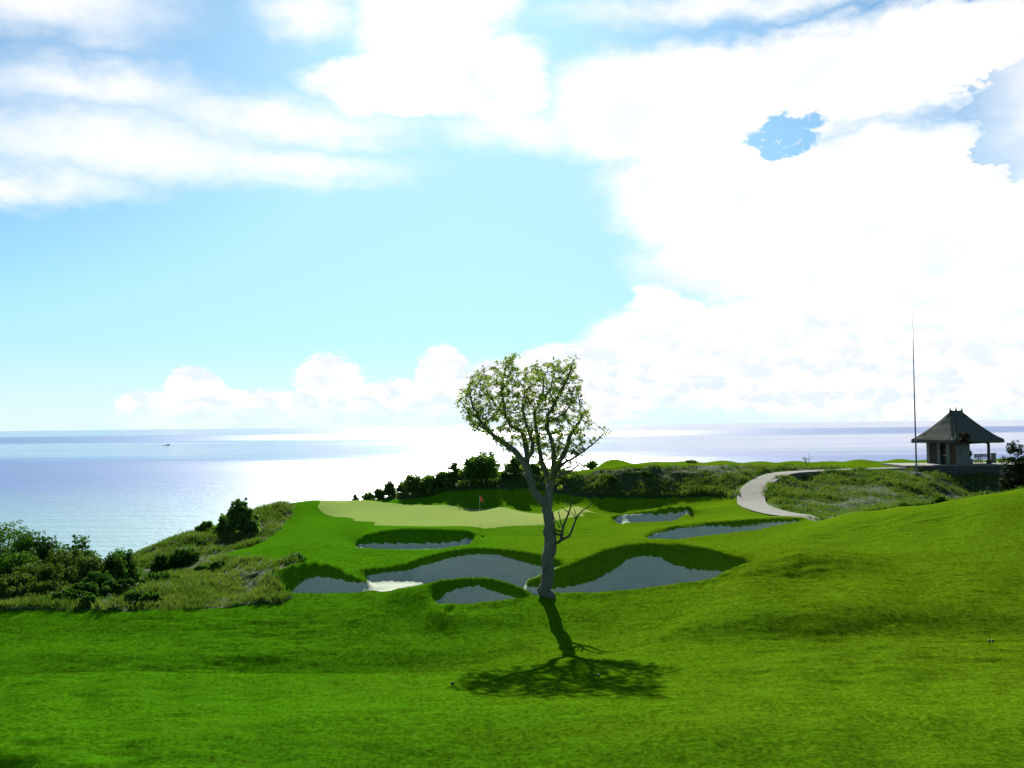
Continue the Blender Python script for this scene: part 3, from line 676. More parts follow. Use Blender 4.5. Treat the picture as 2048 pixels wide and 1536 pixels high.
def tuft(nb, spread, length, width, lean, seed):
    r = np.random.default_rng(seed); V = []; Fq = []
    for _ in range(nb):
        a = r.uniform(0, 6.28); rr = spread * math.sqrt(r.random()); bx, by = rr * math.cos(a), rr * math.sin(a)
        L = length * r.uniform(0.55, 1.1); az = r.uniform(0, 6.28); ln = lean * r.uniform(0.2, 1.0) * L
        tx, ty = math.cos(az) * ln, math.sin(az) * ln; ca = r.uniform(0, 6.28); wx, wy = math.cos(ca) * width / 2, math.sin(ca) * width / 2
        k = len(V)
        V += [(bx - wx, by - wy, -0.02), (bx + wx, by + wy, -0.02), (bx + tx * .4 + wx * .8, by + ty * .4 + wy * .8, L * .6), (bx + tx * .4 - wx * .8, by + ty * .4 - wy * .8, L * .6),
              (bx + tx + wx * .12, by + ty + wy * .12, L), (bx + tx - wx * .12, by + ty - wy * .12, L)]
        Fq += [(k, k + 1, k + 2, k + 3), (k + 3, k + 2, k + 4, k + 5)]
    return np.array(V), np.array(Fq)
def scatter(name, pts, sizes, tv, tf, mat, label, cat, seed, normals=None):
    r = np.random.default_rng(seed); V = np.concatenate([tv, pts])
    me = raw_mesh(name, V, tf)
    a = me.attributes.new('is_tuft', 'BOOLEAN', 'POINT'); a.data.foreach_set('value', np.concatenate([np.ones(len(tv), bool), np.zeros(len(pts), bool)]))
    a = me.attributes.new('spin', 'FLOAT', 'POINT'); a.data.foreach_set('value', np.concatenate([np.zeros(len(tv)), r.uniform(0, 6.28, len(pts))]).astype(np.float32))
    a = me.attributes.new('ground_normal', 'FLOAT_VECTOR', 'POINT'); a.data.foreach_set('vector', np.concatenate([np.tile([0, 0, 1.0], (len(tv), 1)), normals if normals is not None else np.tile([0, 0, 1.0], (len(pts), 1))]).astype(np.float32).ravel())
    a = me.attributes.new('size', 'FLOAT', 'POINT'); a.data.foreach_set('value', np.concatenate([np.ones(len(tv)), sizes]).astype(np.float32))
    o = link(name, me, mat); md = o.modifiers.new('scatter', 'NODES'); md.node_group = GN
    return tag(o, label, cat, kind='stuff')
def field_points(n, d0, d1, px0, px1, power, seed):
    """ground positions, denser near the camera by `power`"""
    r = np.random.default_rng(seed); u = r.random(n)
    if power == 0: d = d0 * (d1 / d0) ** u
    else: d = (d0 ** power + u * (d1 ** power - d0 ** power)) ** (1 / power)
    uu = (r.uniform(px0, px1, n) - 1024) / F
    X = uu * d; z, i, j = ground_v(X, d)
    return X, d, z, cls[i, j], r
def nrm_at(x, y, e=0.12):
    zx = ground_v(x + e, y)[0] - ground_v(x - e, y)[0]; zy = ground_v(x, y + e)[0] - ground_v(x, y - e)[0]
    nv = np.stack([-zx / (2 * e), -zy / (2 * e), np.ones(len(x))], -1); return nv / np.linalg.norm(nv, axis=1)[:, None]
X, Y, Z, C, r = field_points(330000, 12.5, 62, -260, 2310, 0.75, 5)
k = (C == 0) & (r.random(len(X)) < np.clip((62 - Y) / 26, 0.0, 1.0))
patch = 0.4 * vnoise(X[k] * 0.7, Y[k] * 1.2, 61) + 0.5 * vnoise(X[k] * 1.8, Y[k] * 4.4, 62)
sz = np.clip(0.80 + patch * 0.9, 0.3, 1.5) * r.uniform(0.7, 1.2, k.sum()) * np.clip(Y[k] / 26, 0.85, 1.5)
tv, tf = tuft(11, 0.060, 0.017, 0.006, 2.2, 1)
scatter('turf_blades', np.stack([X[k], Y[k], Z[k]], -1), sz, tv, tf, M['blade'], 'short bright green blades of the mown fairway', 'grass', 2, nrm_at(X[k], Y[k]))
# rough grass
X, Y, Z, C, r = field_points(230000, 39, 106, -300, 2350, 1.0, 6)
dens = vnoise(X * 0.35, Y * 0.35, 63) + 0.7 * vnoise(X * 1.1, Y * 1.1, 64) + 0.25
k = (C == 1) & (r.random(len(X)) < np.clip(0.45 + dens * 1.1, 0.12, 1.0)) & (Z > CAMZ - 11)
sz = np.clip(0.9 + vnoise(X[k] * 0.5, Y[k] * 0.5, 65) * 1.4, 0.35, 1.7) * r.uniform(0.5, 1.25, k.sum())
tv, tf = tuft(11, 0.16, 0.30, 0.022, 0.75, 3)
scatter('rough_grass', np.stack([X[k], Y[k], Z[k]], -1), sz, tv, tf, M['rough_blade'], 'long tufty weeds and grass on the unmown banks', 'weeds', 4)
# pale seed heads and small white blossoms among the weeds
def fleck(seed, n=5, R=0.05, s_=0.028):
    r = np.random.default_rng(seed); V = []; Q = []
    for _ in range(n):
        c = r.normal(0, R, 3); c[2] = 0.30 + abs(c[2]); a = r.normal(0, 1, 3); a /= np.linalg.norm(a); b = np.cross(a, (0.3, 0.5, 0.8)); b /= np.linalg.norm(b)
        k = len(V); V += [c + a * s_, c + b * s_, c - a * s_, c - b * s_]; Q.append((k, k + 1, k + 2, k + 3))
    return np.array(V), np.array(Q)
X, Y, Z, C, r = field_points(5200, 39.5, 100, -100, 2150, 1.0, 9)
k = (C == 1) & (Z > CAMZ - 10) & (vnoise(X * 0.3, Y * 0.3, 66) > -0.12)
tv, tf = fleck(5)
scatter('white_blossom', np.stack([X[k], Y[k], Z[k]], -1), r.uniform(0.5, 1.3, k.sum()), tv, tf, M['flower'], 'tiny white blossoms and seed heads among the weeds', 'flowers', 7)

# ------------------------------------------------------------------ leaves
def leaf_cloud(centres, radii, n, size, seed, flat=0.75, shell=0.55):
    """n small leaves spread through clumps; returns arrays of vertices and quads"""
    r = np.random.default_rng(seed); centres = np.array(centres, float); radii = np.array(radii, float)
    w = radii ** 2; w /= w.sum(); ci = r.choice(len(centres), n, p=w)
    v = r.normal(0, 1, (n, 3)); v /= np.linalg.norm(v, axis=1)[:, None]
    rr = shell + (1 - shell) * r.random(n) ** 0.6
    p = centres[ci] + v * (radii[ci] * rr)[:, None] * np.array([1, 1, flat])
    nrm = v * 0.6 + r.normal(0, 0.6, (n, 3)) + np.array([0, 0, 0.45]); nrm /= np.linalg.norm(nrm, axis=1)[:, None]
    t = np.cross(nrm, r.normal(0, 1, (n, 3))); t /= np.linalg.norm(t, axis=1)[:, None]; b = np.cross(nrm, t)
    s_ = size * r.uniform(0.6, 1.25, n)[:, None]
    V = np.stack([p - t * s_, p - b * s_ * 0.48 + nrm * s_ * 0.12, p + t * s_, p + b * s_ * 0.48 + nrm * s_ * 0.12], 1).reshape(-1, 3)
    Q = np.arange(4 * n).reshape(-1, 4); return V, Q
def shrub(px, py_top, d, wpx, mat, label, name='shrub', n=1500, leaf=0.11, py=1100, lobes=5, seed=0, group=None, cat='shrub', tall=False, bare=0.0, sink=0.1, spiky=0.0):
    """one bush: stems and a clumpy crown, standing on the ground, its top reaching picture height py_top"""
    r = np.random.default_rng(1000 + seed); base = spot(px, py, d); top = P(px, py_top, d)[2]
    H = max(top - base.z, 0.35); Wd = wpx * d / F / 2
    root = empty(name, base); tag(root, label, cat, group)
    cs = []; rs = []
    lob = []
    for i in range(lobes):
        a = r.uniform(0, 6.28); q = math.sqrt(r.random()) * 0.62
        hgt = r.uniform(0.35, 0.72) if i else 0.70
        if i == 0: q = 0.1
        lr = r.uniform(0.42, 0.60); lob.append((math.cos(a) * q * Wd, math.sin(a) * q * Wd, hgt * H, lr))
    low = 0.22 if tall else 0.04                          # clumps over an uneven half-ellipsoid, plus an inner fill
    ph = r.uniform(0, 6.28, 4)
    nc = 60 if n > 900 else 34
    for i in range(nc):
        v = r.normal(0, 1, 3); v[2] = abs(v[2]) * 1.05 - 0.12; v /= np.linalg.norm(v); az = math.atan2(v[1], v[0])
        rg = 0.80 + 0.16 * math.sin(az * 2 + ph[0]) + 0.13 * math.sin(az * 3 + ph[1] + v[2] * 3) + 0.10 * math.sin(v[2] * 7 + ph[2])
        q = rg * (r.uniform(0.72, 0.98) if i % 4 else r.uniform(0.25, 0.6))
        R = r.uniform(0.20, 0.34) * min(Wd, H) * (1.0 if i % 4 else 1.3)
        c = np.array([v[0] * q * Wd, v[1] * q * Wd, H * (low + (0.90 - low) * max(v[2], 0.0) * min(q * 1.12, 1.0)) + 0.04 * H])
        c[2] = min(c[2], H - R * 0.6); cs.append(c); rs.append(R)
    n = int(n * 2.6)
    for _ in range(int(spiky * 20)):                      # shoots that break the outline
        a = r.uniform(0, 6.28); q = math.sqrt(r.random()) * 0.8
        q *= 0.55; hz_ = r.uniform(0.86, 0.99)
        for f_ in (0.0, 0.5, 1.0): cs.append(np.array([math.cos(a) * q * Wd, math.sin(a) * q * Wd, H * (0.72 * (1 - f_) + hz_ * f_)])); rs.append((0.13 - 0.05 * f_) * min(Wd, H))
    V, Q = leaf_cloud(cs, rs, n, leaf, 2000 + seed, 0.8, 0.35)
    V[:, 2] = np.maximum(V[:, 2], -0.05)
    link('crown', raw_mesh('crown', V, Q), mat, root)
    st = MB()
    for i, (x, y, z, lr) in enumerate(lob[:6]):
        m_ = (x * 0.35 + r.normal(0, 0.05), y * 0.35 + r.normal(0, 0.05), z * 0.5)
        st.tube([(r.normal(0, 0.05), r.normal(0, 0.05), -sink), m_, (x, y, z)], [0.03 + 0.012 * H, 0.024 + 0.006 * H, 0.01], 5)
    for c in cs[:14]: 
        x, y, z, lr = lob[r.integers(len(lob))]
        st.tube([(x * 0.5, y * 0.5, z * 0.6), tuple(c)], [0.018, 0.006], 4)
    st.build('stem', M['twig'], root)
    return root

G1 = 'dense bushes at the left cliff edge'
LEFT = [
 # px, top, d, width, leaf material, n, label
 (8, 1046, 52, 130, 'leaf_b', 2600, 'tall light-topped bush cut by the left picture edge'),
 (47, 1062, 51, 62, 'leaf_a', 1500, 'upright bush with a pointed top, second from the left picture edge'),
 (73, 1060, 50.5, 58, 'leaf_a', 1500, 'upright bush with twin shoots, just right of the pointed bush at far left'),
 (98, 1072, 51, 56, 'leaf_b', 1300, 'rounded bush at the right end of the tall left clump against the sea'),
 (160, 1068, 51, 58, 'leaf_a', 1800, 'round-headed bush standing alone against the pale water at left'),
 (130, 1098, 49, 110, 'leaf_c', 2200, 'wide olive bush below the round-headed bush at left'),
 (246, 1097, 50, 62, 'leaf_a', 1800, 'dark dome-shaped bush where the left thicket meets the bare headland'),
 (226, 1106, 48.5, 50, 'leaf_b', 1200, 'bright green bush in front of the dark dome by the bare headland'),
 (182, 1112, 48, 70, 'leaf_c', 1500, 'brownish-green bush in the middle of the left thicket'),
 (20, 1108, 47.5, 110, 'leaf_a', 2000, 'broad dark bush under the tall bush at the left picture edge'),
 (88, 1128, 46, 120, 'leaf_c', 2200, 'wide drab bush filling the centre of the left thicket'),
 (196, 1144, 45, 62, 'leaf_a', 1700, 'low dark dome bush above the two dark front bushes at left'),
 (236, 1160, 44, 62, 'leaf_a', 1400, 'low dark bush right of the dark dome, beside the weedy slope'),
 (168, 1166, 43, 82, 'leaf_a', 2200, 'dark hedge-like bush, upper of the two at the fairway edge on the left'),
 (138, 1182, 41.8, 66, 'leaf_a', 1700, 'dark bush at the fairway edge, lower left of the hedge-like bush'),
 (20, 1150, 43.5, 120, 'leaf_c', 2200, 'shadowy olive bush at the left picture edge near the fairway'),
 (70, 1166, 42.8, 100, 'leaf_c', 1900, 'loose brown-green bush at the fairway edge near the left picture edge'),
 (176, 1208, 40.8, 26, 'leaf_b', 400, 'tiny green plant at the fairway edge below the left bushes'),
 (284, 1184, 41.6, 82, 'leaf_b', 1500, 'big-leaved low bush with white flowers at the fairway edge'),
 (322, 1146, 48, 92, 'leaf_a', 1900, 'long low dark bush across the weedy slope'),
 (323, 1107, 56, 46, 'leaf_a', 1100, 'small dark bush left of the rounded one on the headland slope'),
 (366, 1097, 57, 62, 'leaf_b', 1700, 'rounded green bush halfway down the headland slope'),
 (405, 1134, 52, 40, 'leaf_a', 800, 'small dark bush on the bare patch right of the long low bush'),
 (437, 1129, 52, 46, 'leaf_b', 900, 'small leafy bush near the fairway tongue left of the bunkers'),
 (404, 1085, 62, 30, 'leaf_b', 500, 'tiny bush at the foot of the headland tree'),
 (588, 1106, 51, 44, 'leaf_b', 800, 'little feathery bush on the grassy hump left of the big bunker'),
]
for q, (px, pt, d, wpx, mt, n_, lab) in enumerate(LEFT):
    shrub(px, pt, d, wpx * (1.35 if px < 260 else 1.1), M[mt], lab, n=int(n_ * 1.3), leaf=0.075 if 'big-leaved' not in lab else 0.13, py=pt + 40, seed=q, group=G1 if px < 260 else None, spiky=0.7, lobes=6)
# headland tree and its neighbours
shrub(482, 996, 66, 58, M['leaf_e'], 'tall rounded tree on the headland against the sea', 'headland_tree', 2600, 0.12, 1060, 7, 60, cat='tree', tall=True, spiky=0.6)
shrub(497, 1022, 66.5, 50, M['leaf_e'], 'bushy growth close on the right of the headland tree', 'shrub', 1300, 0.12, 1060, 5, 61)
shrub(451, 1026, 67, 42, M['leaf_e'], 'mid-sized bush close on the left of the headland tree', 'shrub', 1200, 0.12, 1060, 5, 62, spiky=0.4)
shrub(416, 1043, 67.5, 42, M['leaf_e'], 'smaller bush at the left end of the headland trees', 'shrub', 1200, 0.12, 1060, 5, 63, spiky=0.4)
# row of trees behind the green
G2 = 'bushes along the bank behind the green'
BACK = [
 (711, 989, 88, 13, 300, 'tiny bush at the left end of the row behind the green'),
 (737, 985, 88, 26, 600, 'low bush second from the left in the row behind the green'),
 (759, 977, 88, 24, 700, 'small upright bush third from the left behind the green'),
 (778, 962, 88, 28, 1100, 'pointed bush standing taller in the left part of the row behind the green'),
 (806, 963, 88.5, 22, 700, 'narrow bush right of the pointed bush behind the green'),
 (828, 948, 87.8, 44, 1500, 'round bush at the left end of the thick hedge behind the green'),
 (858, 950, 88, 52, 1700, 'wide bush in the middle of the thick hedge behind the green'),
 (888, 942, 88.2, 40, 1400, 'bush at the right end of the thick hedge behind the green'),
 (908, 924, 88.4, 32, 1100, 'slim open tree left of the biggest tree behind the green'),
 (945, 912, 88.4, 60, 1900, 'spreading tree forming the left half of the biggest clump behind the green'),
 (972, 902, 88.6, 62, 2300, 'tallest tree behind the green, left of the lone tree'),
 (1008, 944, 89.3, 18, 400, 'very small bush between the tallest tree and the lone tree'),
 (1030, 913, 90, 44, 1400, 'bush behind the forked limb of the lone tree'),
 (1074, 926, 91, 46, 1200, 'low wide bush behind the upper trunk of the lone tree'),
 (1185, 921, 94, 24, 500, 'small bush on the skyline right of the lone tree'),
 (1384, 922, 106, 26, 260, 'low tuft of leaves on the skyline above the grassy bank'),
]
for q, (px, pt, d, wpx, n_, lab) in enumerate(BACK):
    tl = wpx < 45 or 900 < px < 1000
    shrub(px, pt, d, wpx * 1.2, M['leaf_e'], lab, 'tree' if 'tree' in lab.split('behind')[0] else 'shrub', int(n_ * 1.15), 0.105, pt + 40, 5, 100 + q, G2 if px < 1100 else None,
          'tree' if 'tree' in lab.split('behind')[0] else 'shrub', tall=tl, spiky=0.8)
shrub(1216, 950, 88.6, 34, M['leaf_c'], 'yellowish bush on the bank just right of the lone tree', 'shrub', 700, 0.1, 960, 4, 130)
shrub(1292, 945, 89.5, 34, M['leaf_b'], 'green bush high on the bank behind the green', 'shrub', 700, 0.1, 955, 4, 131)
shrub(1880, 994, 62.6, 40, M['leaf_b'], 'small bright bush on the crest below the pavilion', 'shrub', 700, 0.07, 1003, 4, 132, spiky=0.4)
shrub(2042, 880, 76, 96, M['leaf_d'], 'dark tall bush cut by the right picture edge', 'shrub', 4200, 0.10, 960, 8, 133, tall=True, spiky=0.6)
shrub(2026, 922, 75, 64, M['leaf_d'], 'dark lower bush in front of the tall one at the right picture edge', 'shrub', 2200, 0.09, 970, 6, 134)

# ------------------------------------------------------------------ the lone tree
def lone_tree():
    d0 = 40.0; base = spot(1093, 1190, d0); k = d0 / F
    root = empty('lone_tree', base); tag(root, 'solitary forked tree with sparse pale leaves standing beside the bunkers', 'tree')
    r = np.random.default_rng(77)
    org = P(1093, 1190, d0)
    def Q(px, py, dep=0.0):
        p = P(px, py, d0 + dep); return np.array([p[0] - base.x, p[1] - base.y, p[2] - base.z])
    # limbs: (px, py, depth, radius px)
    limbs = [
     [(1093, 1215, 0, 17), (1093, 1190, 0, 14.5), (1094, 1170, 0, 13), (1096, 1140, 0, 12.6), (1099, 1105, 0, 12.4), (1101, 1075, 0, 11.8), (1100, 1050, 0, 11.2), (1096, 1025, 0, 11.0), (1096, 1008, 0, 9.2), (1099, 988, 0, 8), (1100, 970, 0, 7.8), (1101, 960, 0, 7.6)],
     [(1095, 1018, 0, 9), (1083, 1002, -.1, 8.2), (1072, 986, -.2, 7.8), (1064, 968, -.3, 7.4), (1058, 948, -.35, 7.2), (1052, 928, -.4, 7.4), (1036, 910, -.5, 6.4), (1020, 895, -.6, 5.6), (997, 880, -.8, 4.6), (977, 861, -.9, 3.8), (958, 838, -1.0, 3.0), (946, 815, -1.0, 2.2), (940, 792, -1.0, 1.6)],
     [(1053, 932, -.4, 6.2), (1054, 905, -.1, 5.4), (1050, 880, .1, 4.9), (1043, 864, .2, 4.4), (1022, 852, .4, 3.8), (1010, 828, .6, 3.4), (1005, 795, .7, 2.8), (1004, 765, .8, 2.2), (1012, 735, .8, 1.6), (1028, 710, .9, 0.9)],
     [(1053, 925, -.4, 5), (1064, 905, -.8, 4.2), (1066, 885, -1.0, 3.8), (1058, 862, -1.2, 3.2), (1050, 838, -1.3, 2.6), (1045, 810, -1.4, 2.0), (1050, 780, -1.4, 1.4)],
     [(1100, 965, 0, 6), (1091, 944, .2, 5.4), (1083, 924, .4, 5), (1079, 900, .6, 4.6), (1076, 874, .8, 4.2), (1072, 846, .9, 3.6), (1068, 826, 1.0, 3.2), (1078, 808, 1.0, 2.6), (1086, 784, 1.1, 2.0), (1088, 752, 1.1, 1.3)],
     [(1101, 962, 0, 6), (1107, 940, -.2, 5.4), (1108, 914, -.4, 5), (1105, 886, -.5, 4.6), (1094, 858, -.6, 4.2), (1095, 830, -.6, 3.8), (1108, 808, -.7, 3.2), (1121, 785, -.8, 2.6), (1134, 760, -.9, 2.0), (1142, 738, -.9, 1.4), (1147, 718, -1, 0.8)],
     [(1103, 958, 0, 6.4), (1116, 936, .1, 5.8), (1127, 912, .3, 5.4), (1134, 892, .4, 4.8), (1139, 873, .5, 4.2), (1150, 857, .6, 3.4), (1160, 842, .7, 2.6), (1170, 822, .7, 1.7)],
     [(1104, 962, 0, 4.2), (1112, 953, -.3, 3.6), (1128, 946, -.6, 3.0), (1143, 941, -.8, 2.0), (1158, 930, -.9, 1.2)],
     [(1118, 934, .1, 3.4), (1134, 922, -.2, 2.6), (1150, 914, -.4, 2.2), (1163, 905, -.6, 1.8), (1178, 894, -.8, 1.5), (1193, 882, -.9, 1.2), (1209, 864, -1.0, 0.8)],
     [(958, 838, -1, 2.2), (944, 830, -1.1, 1.7), (930, 815, -1.1, 1.2), (920, 800, -1.1, 0.8)],
     [(977, 861, -.9, 2.4), (955, 850, -.7, 1.8), (938, 848, -.6, 1.2)],
     [(1010, 828, .6, 2.2), (990, 808, .9, 1.8), (975, 785, 1.1, 1.4), (968, 760, 1.2, 0.9)],
     [(1094, 845, -.6, 2.6), (1112, 838, -1.0, 2.0), (1130, 825, -1.3, 1.6), (1148, 800, -1.5, 1.0)],
     [(1108, 808, -.7, 2.0), (1100, 785, -.2, 1.6), (1106, 755, .1, 1.2), (1118, 728, .2, 0.7)],
    ]
    tr = MB()
    nodes = []
    for L in limbs:
        pts = [Q(a, b, c) for a, b, c, _ in L]; rr = [q * k for *_, q in L]
        # soften the polyline
        P2, R2 = [], []
        for i in range(len(pts) - 1):
            for t in (0, 0.5):
                j = pts[i] * (1 - t) + pts[i + 1] * t
                if t: j = j + r.normal(0, 0.25 * rr[i], 3)
                P2.append(j); R2.append(rr[i] * (1 - t) + rr[i + 1] * t)
        P2.append(pts[-1]); R2.append(rr[-1])
        tr.tube(P2, R2, 9 if rr[0] > 0.1 else 6, wob=0.10)
        if L is not limbs[0]:
            nodes += [(p, q) for p, q in zip(P2, R2)]
    tr.build('trunk', M['bark'], root, True)
    # side shoot low on the trunk, nearly bare
    sh = MB(); K = lambda pts, r0, r1: sh.tube([Q(a, b, c) for a, b, c in pts], list(np.linspace(r0, r1, len(pts)) * k), 5)
    K([(1104, 1086, 0), (1116, 1085, -.15), (1126, 1078, -.2), (1137, 1073, -.25), (1142, 1066, -.25), (1147, 1052, -.3), (1152, 1039, -.3), (1156, 1031, -.35), (1166, 1020, -.4), (1178, 1014, -.5), (1183, 1006, -.5)], 3.6, 0.7)
    K([(1122, 1081, -.2), (1124, 1068, -.1), (1126, 1055, 0), (1131, 1042, 0), (1136, 1030, .05), (1140, 1018, .1), (1143, 1006, .1), (1146, 990, .1)], 3.6, 0.7)
    K([(1108, 1064, 0), (1116, 1070, -.1), (1124, 1068, -.1)], 3.4, 2.4); K([(1108, 1058, .1), (1116, 1062, .05), (1122, 1062, 0)], 2.6, 2.0)
    K([(1126, 1056, 0), (1121, 1045, .1), (1119, 1032, .1), (1117, 1022, .15)], 1.8, 0.6); K([(1120, 1056, 0), (1113, 1044, .1), (1107, 1033, .1)], 1.5, 0.5)
    K([(1138, 1026, .05), (1130, 1020, .1), (1123, 1013, .1)], 1.3, 0.5); K([(1151, 1037, -.3), (1147, 1030, -.2), (1143, 1024, -.1)], 1.3, 0.5)
    K([(1153, 1036, -.3), (1151, 1026, -.3), (1148, 1018, -.3)], 1.2, 0.5); K([(1142, 1008, .1), (1134, 1010, .2), (1128, 1004, .2)], 1.0, 0.4)
    sho = sh.build('side_shoot', M['twig'], root, True); sho['label'] = 'dark, almost bare side shoot low on the trunk'
    V, Qd = leaf_cloud([Q(1143, 1012, .1), Q(1139, 1028, .1), Q(1157, 1032, -.3), Q(1120, 1066, 0), Q(1130, 1061, 0), Q(1140, 1073, -.2), Q(1110, 1058, 0), Q(1128, 1010, .1), Q(1117, 1026, .1)],
                       np.array([5, 4, 5, 5, 5, 4, 5, 3, 2.5]) * k, 170, 0.035, 5)
    link('shoot_leaves', raw_mesh('shoot_leaves', V, Qd), M['leaf_a'], root)
    # twigs grow into the crown's volume (space colonisation)
    out = np.array([(918, 800), (930, 770), (940, 742), (965, 735), (985, 728), (1005, 724), (1022, 704), (1034, 706), (1036, 722), (1048, 748), (1060, 738), (1068, 716), (1080, 732), (1095, 718), (1106, 730), (1120, 712), (1130, 735), (1140, 728), (1146, 706), (1154, 716), (1152, 745), (1165, 770), (1170, 800), (1184, 822), (1182, 850),
                    (1176, 880), (1160, 905), (1140, 912), (1110, 925), (1080, 905), (1060, 890), (1030, 890), (1010, 905), (990, 885), (960, 868), (935, 862), (930, 840), (925, 820)], float)
    cxp, cyp = 1052, 812
    att = []
    while len(att) < 1900:
        a, b = r.uniform(915, 1190), r.uniform(700, 928)
        if not inpoly(out, np.array([a]), np.array([b]))[0]: continue
        e = math.sqrt(max(0, 1 - ((a - cxp) / 150) ** 2 - ((b - cyp) / 130) ** 2)) * 2.3 + 0.3
        att.append(Q(a, b, r.uniform(-e, e)))
    att = np.array(att); pos = [p for p, _ in nodes]; par = [-1] * len(pos); n0 = len(pos)
    nr0 = [q for _, q in nodes]
    step, kill, infl = 0.13, 0.17, 2.6
    alive = np.ones(len(att), bool)
    for it in range(46):
        PA = np.array(pos); ai = np.where(alive)[0]
        if len(ai) == 0: break
        D2 = ((att[ai][:, None] - PA[None]) ** 2).sum(-1); nn = D2.argmin(1); dm = np.sqrt(D2.min(1))
        alive[ai[dm < kill]] = False
        use = (dm >= kill) & (dm < infl)
        grow = {}
        for a_, n_ in zip(ai[use], nn[use]):
            v = att[a_] - PA[n_]; grow.setdefault(int(n_), np.zeros(3)); grow[int(n_)] += v / np.linalg.norm(v)
        if not grow: break
        for n_, v in grow.items():
            v = v / (np.linalg.norm(v) + 1e-9) + r.normal(0, 0.22, 3) + np.array([0, 0, 0.10]); v /= np.linalg.norm(v)
            pos.append(PA[n_] + v * step); par.append(n_)
    N_ = len(pos); load = np.zeros(N_)
    kids = [[] for _ in range(N_)]
    for i in range(n0, N_): kids[par[i]].append(i)
    for i in range(N_ - 1, n0 - 1, -1):
        load[i] = max(1.0, sum(load[c] for c in kids[i])); 
    rad_ = 0.0058 * np.sqrt(np.maximum(load, 1)) + 0.002
    tw = MB(); done = set()
    for i in range(n0, N_):
        if par[i] < n0 or len(kids[par[i]]) > 1:           # start of a chain
            ch = [par[i], i]; j = i
            while len(kids[j]) == 1: j = kids[j][0]; ch.append(j)
            rr = [min(rad_[c], 0.05) if c >= n0 else rad_[ch[1]] for c in ch]
            tw.tube([pos[c] for c in ch], rr, 4, cap=False)
    tw.build('twigs', M['twig'], root, True)
    # leaves in small bunches towards the twig ends
    cs, rs = [], []
    for i in range(n0, N_):
        if load[i] <= 4 and r.random() < 0.8: cs.append(pos[i] + r.normal(0, 0.03, 3)); rs.append(r.uniform(0.06, 0.14))
    for p, q in nodes:                                      # leafy sprouts along the limbs
        if q < 6.6 * k and p[2] > 4.6 and r.random() < 0.85:
            for _ in range(3): cs.append(p + r.normal(0, 0.13, 3)); rs.append(0.14)
    for a, b in [(1207, 862), (1203, 872), (1211, 868), (1196, 880), (1186, 887), (1160, 928), (1150, 936), (1165, 905)]: cs.append(Q(a, b, -.8)); rs.append(0.05)
    V, Qd = leaf_cloud(cs, rs, int(len(cs) * 6.4), 0.062, 9, 0.9, 0.1)
    cr = link('crown', raw_mesh('crown', V, Qd), M['leaf_tree'], root)
    return root
lone_tree()

# ------------------------------------------------------------------ pavilion and its terrace
FLOOR = CAMZ - 4.66
tx0 = P(1822, 935, 99)[0]; tx1 = P(2330, 935, 99)[0]
ter = empty('stone_terrace', ((tx0 + tx1) / 2, 105.4, FLOOR)); tag(ter, 'raised dark stone terrace carrying the thatched pavilion', 'terrace')
hw = (tx1 - tx0) / 2
MB().add([(-hw, -5.0, 0), (hw, -5.0, 0), (hw, 1.5, 0), (-hw, 1.5, 0), (-hw - 0.5, -5.5, -3.6), (hw, -5.5, -3.6), (hw, 1.5, -3.6), (-hw - 0.5, 1.5, -3.6)],
         [(0, 1, 2, 3), (0, 4, 5, 1), (1, 5, 6, 2), (2, 6, 7, 3), (3, 7, 4, 0)]).build('retaining_wall', M['stone'], ter)
MB().box(-hw + 0.05, hw, -4.72, 1.4, 0.004, 0.10).build('paving', M['paving'], ter)
FZ = FLOOR + 0.10
def bevel(o, w=0.02, seg=1):
    m = o.modifiers.new('bevel', 'BEVEL'); m.width = w; m.segments = seg; m.limit_method = 'ANGLE'; return o
hc = P(1915, 925, 104.2)
hut = empty('pavilion', (hc[0], hc[1], FZ), rad(21)); tag(hut, 'thatched pavilion with plaster walls and brown door on the terrace', 'pavilion')
# walls of the closed room: local x -2.2 .. -0.5, y -2.2 .. 2.0
def wall(x0, x1, y0, y1, z0=0.0, z1=2.62): return bevel(MB().box(x0, x1, y0, y1, z0, z1).build('wall', M['plaster'], hut), 0.015)
for y0, y1 in ((-2.2, -2.02), (-1.18, -0.72), (0.18, 0.52), (1.60, 2.0)): wall(-2.2, -1.98, y0, y1, 0, 2.18)
wall(-2.21, -1.97, -2.205, 2.005, 2.18, 2.62)
wall(-1.977, -0.5, -2.2, -2.0); wall(-1.977, -0.5, 1.8, 2.0); wall(-0.7, -0.5, -1.998, 1.798)
wall(-1.40, -1.30, -1.996, 1.796, 0.0, 2.5)
dr = bevel(MB().box(-2.09, -2.04, -2.015, -1.185, 0.02, 2.17).build('door', M['wood'], hut), 0.008); dr['label'] = 'plain reddish-brown wooden door'
for z0, z1 in ((0.2, 1.0), (1.12, 2.02)): bevel(MB().box(-2.105, -2.088, -1.90, -1.30, z0, z1).build('door_panel', M['wood'], dr), 0.006)
MB().lathe([(0.0, -0.02), (0.03, -0.02), (0.03, 0.02), (0.0, 0.02)], 8, -2.12, -1.25).build('handle', M['pole'], dr).location = (0, 0, 1.05)
d2 = bevel(MB().box(-2.06, -2.01, 0.525, 1.595, 0.02, 2.17).build('door', M['darkwood'], hut), 0.008); d2['label'] = 'dark double door left of the wash niche'
for y0, y1 in ((0.58, 1.03), (1.09, 1.54)): bevel(MB().box(-2.075, -2.058, y0, y1, 0.15, 2.05).build('door_panel', M['darkwood'], d2), 0.006)
bas = MB().box(-1.95, -1.45, -0.60, 0.06, 0.82, 0.95).build('wash_basin', M['ceramic'], hut); bevel(bas, 0.05, 2)
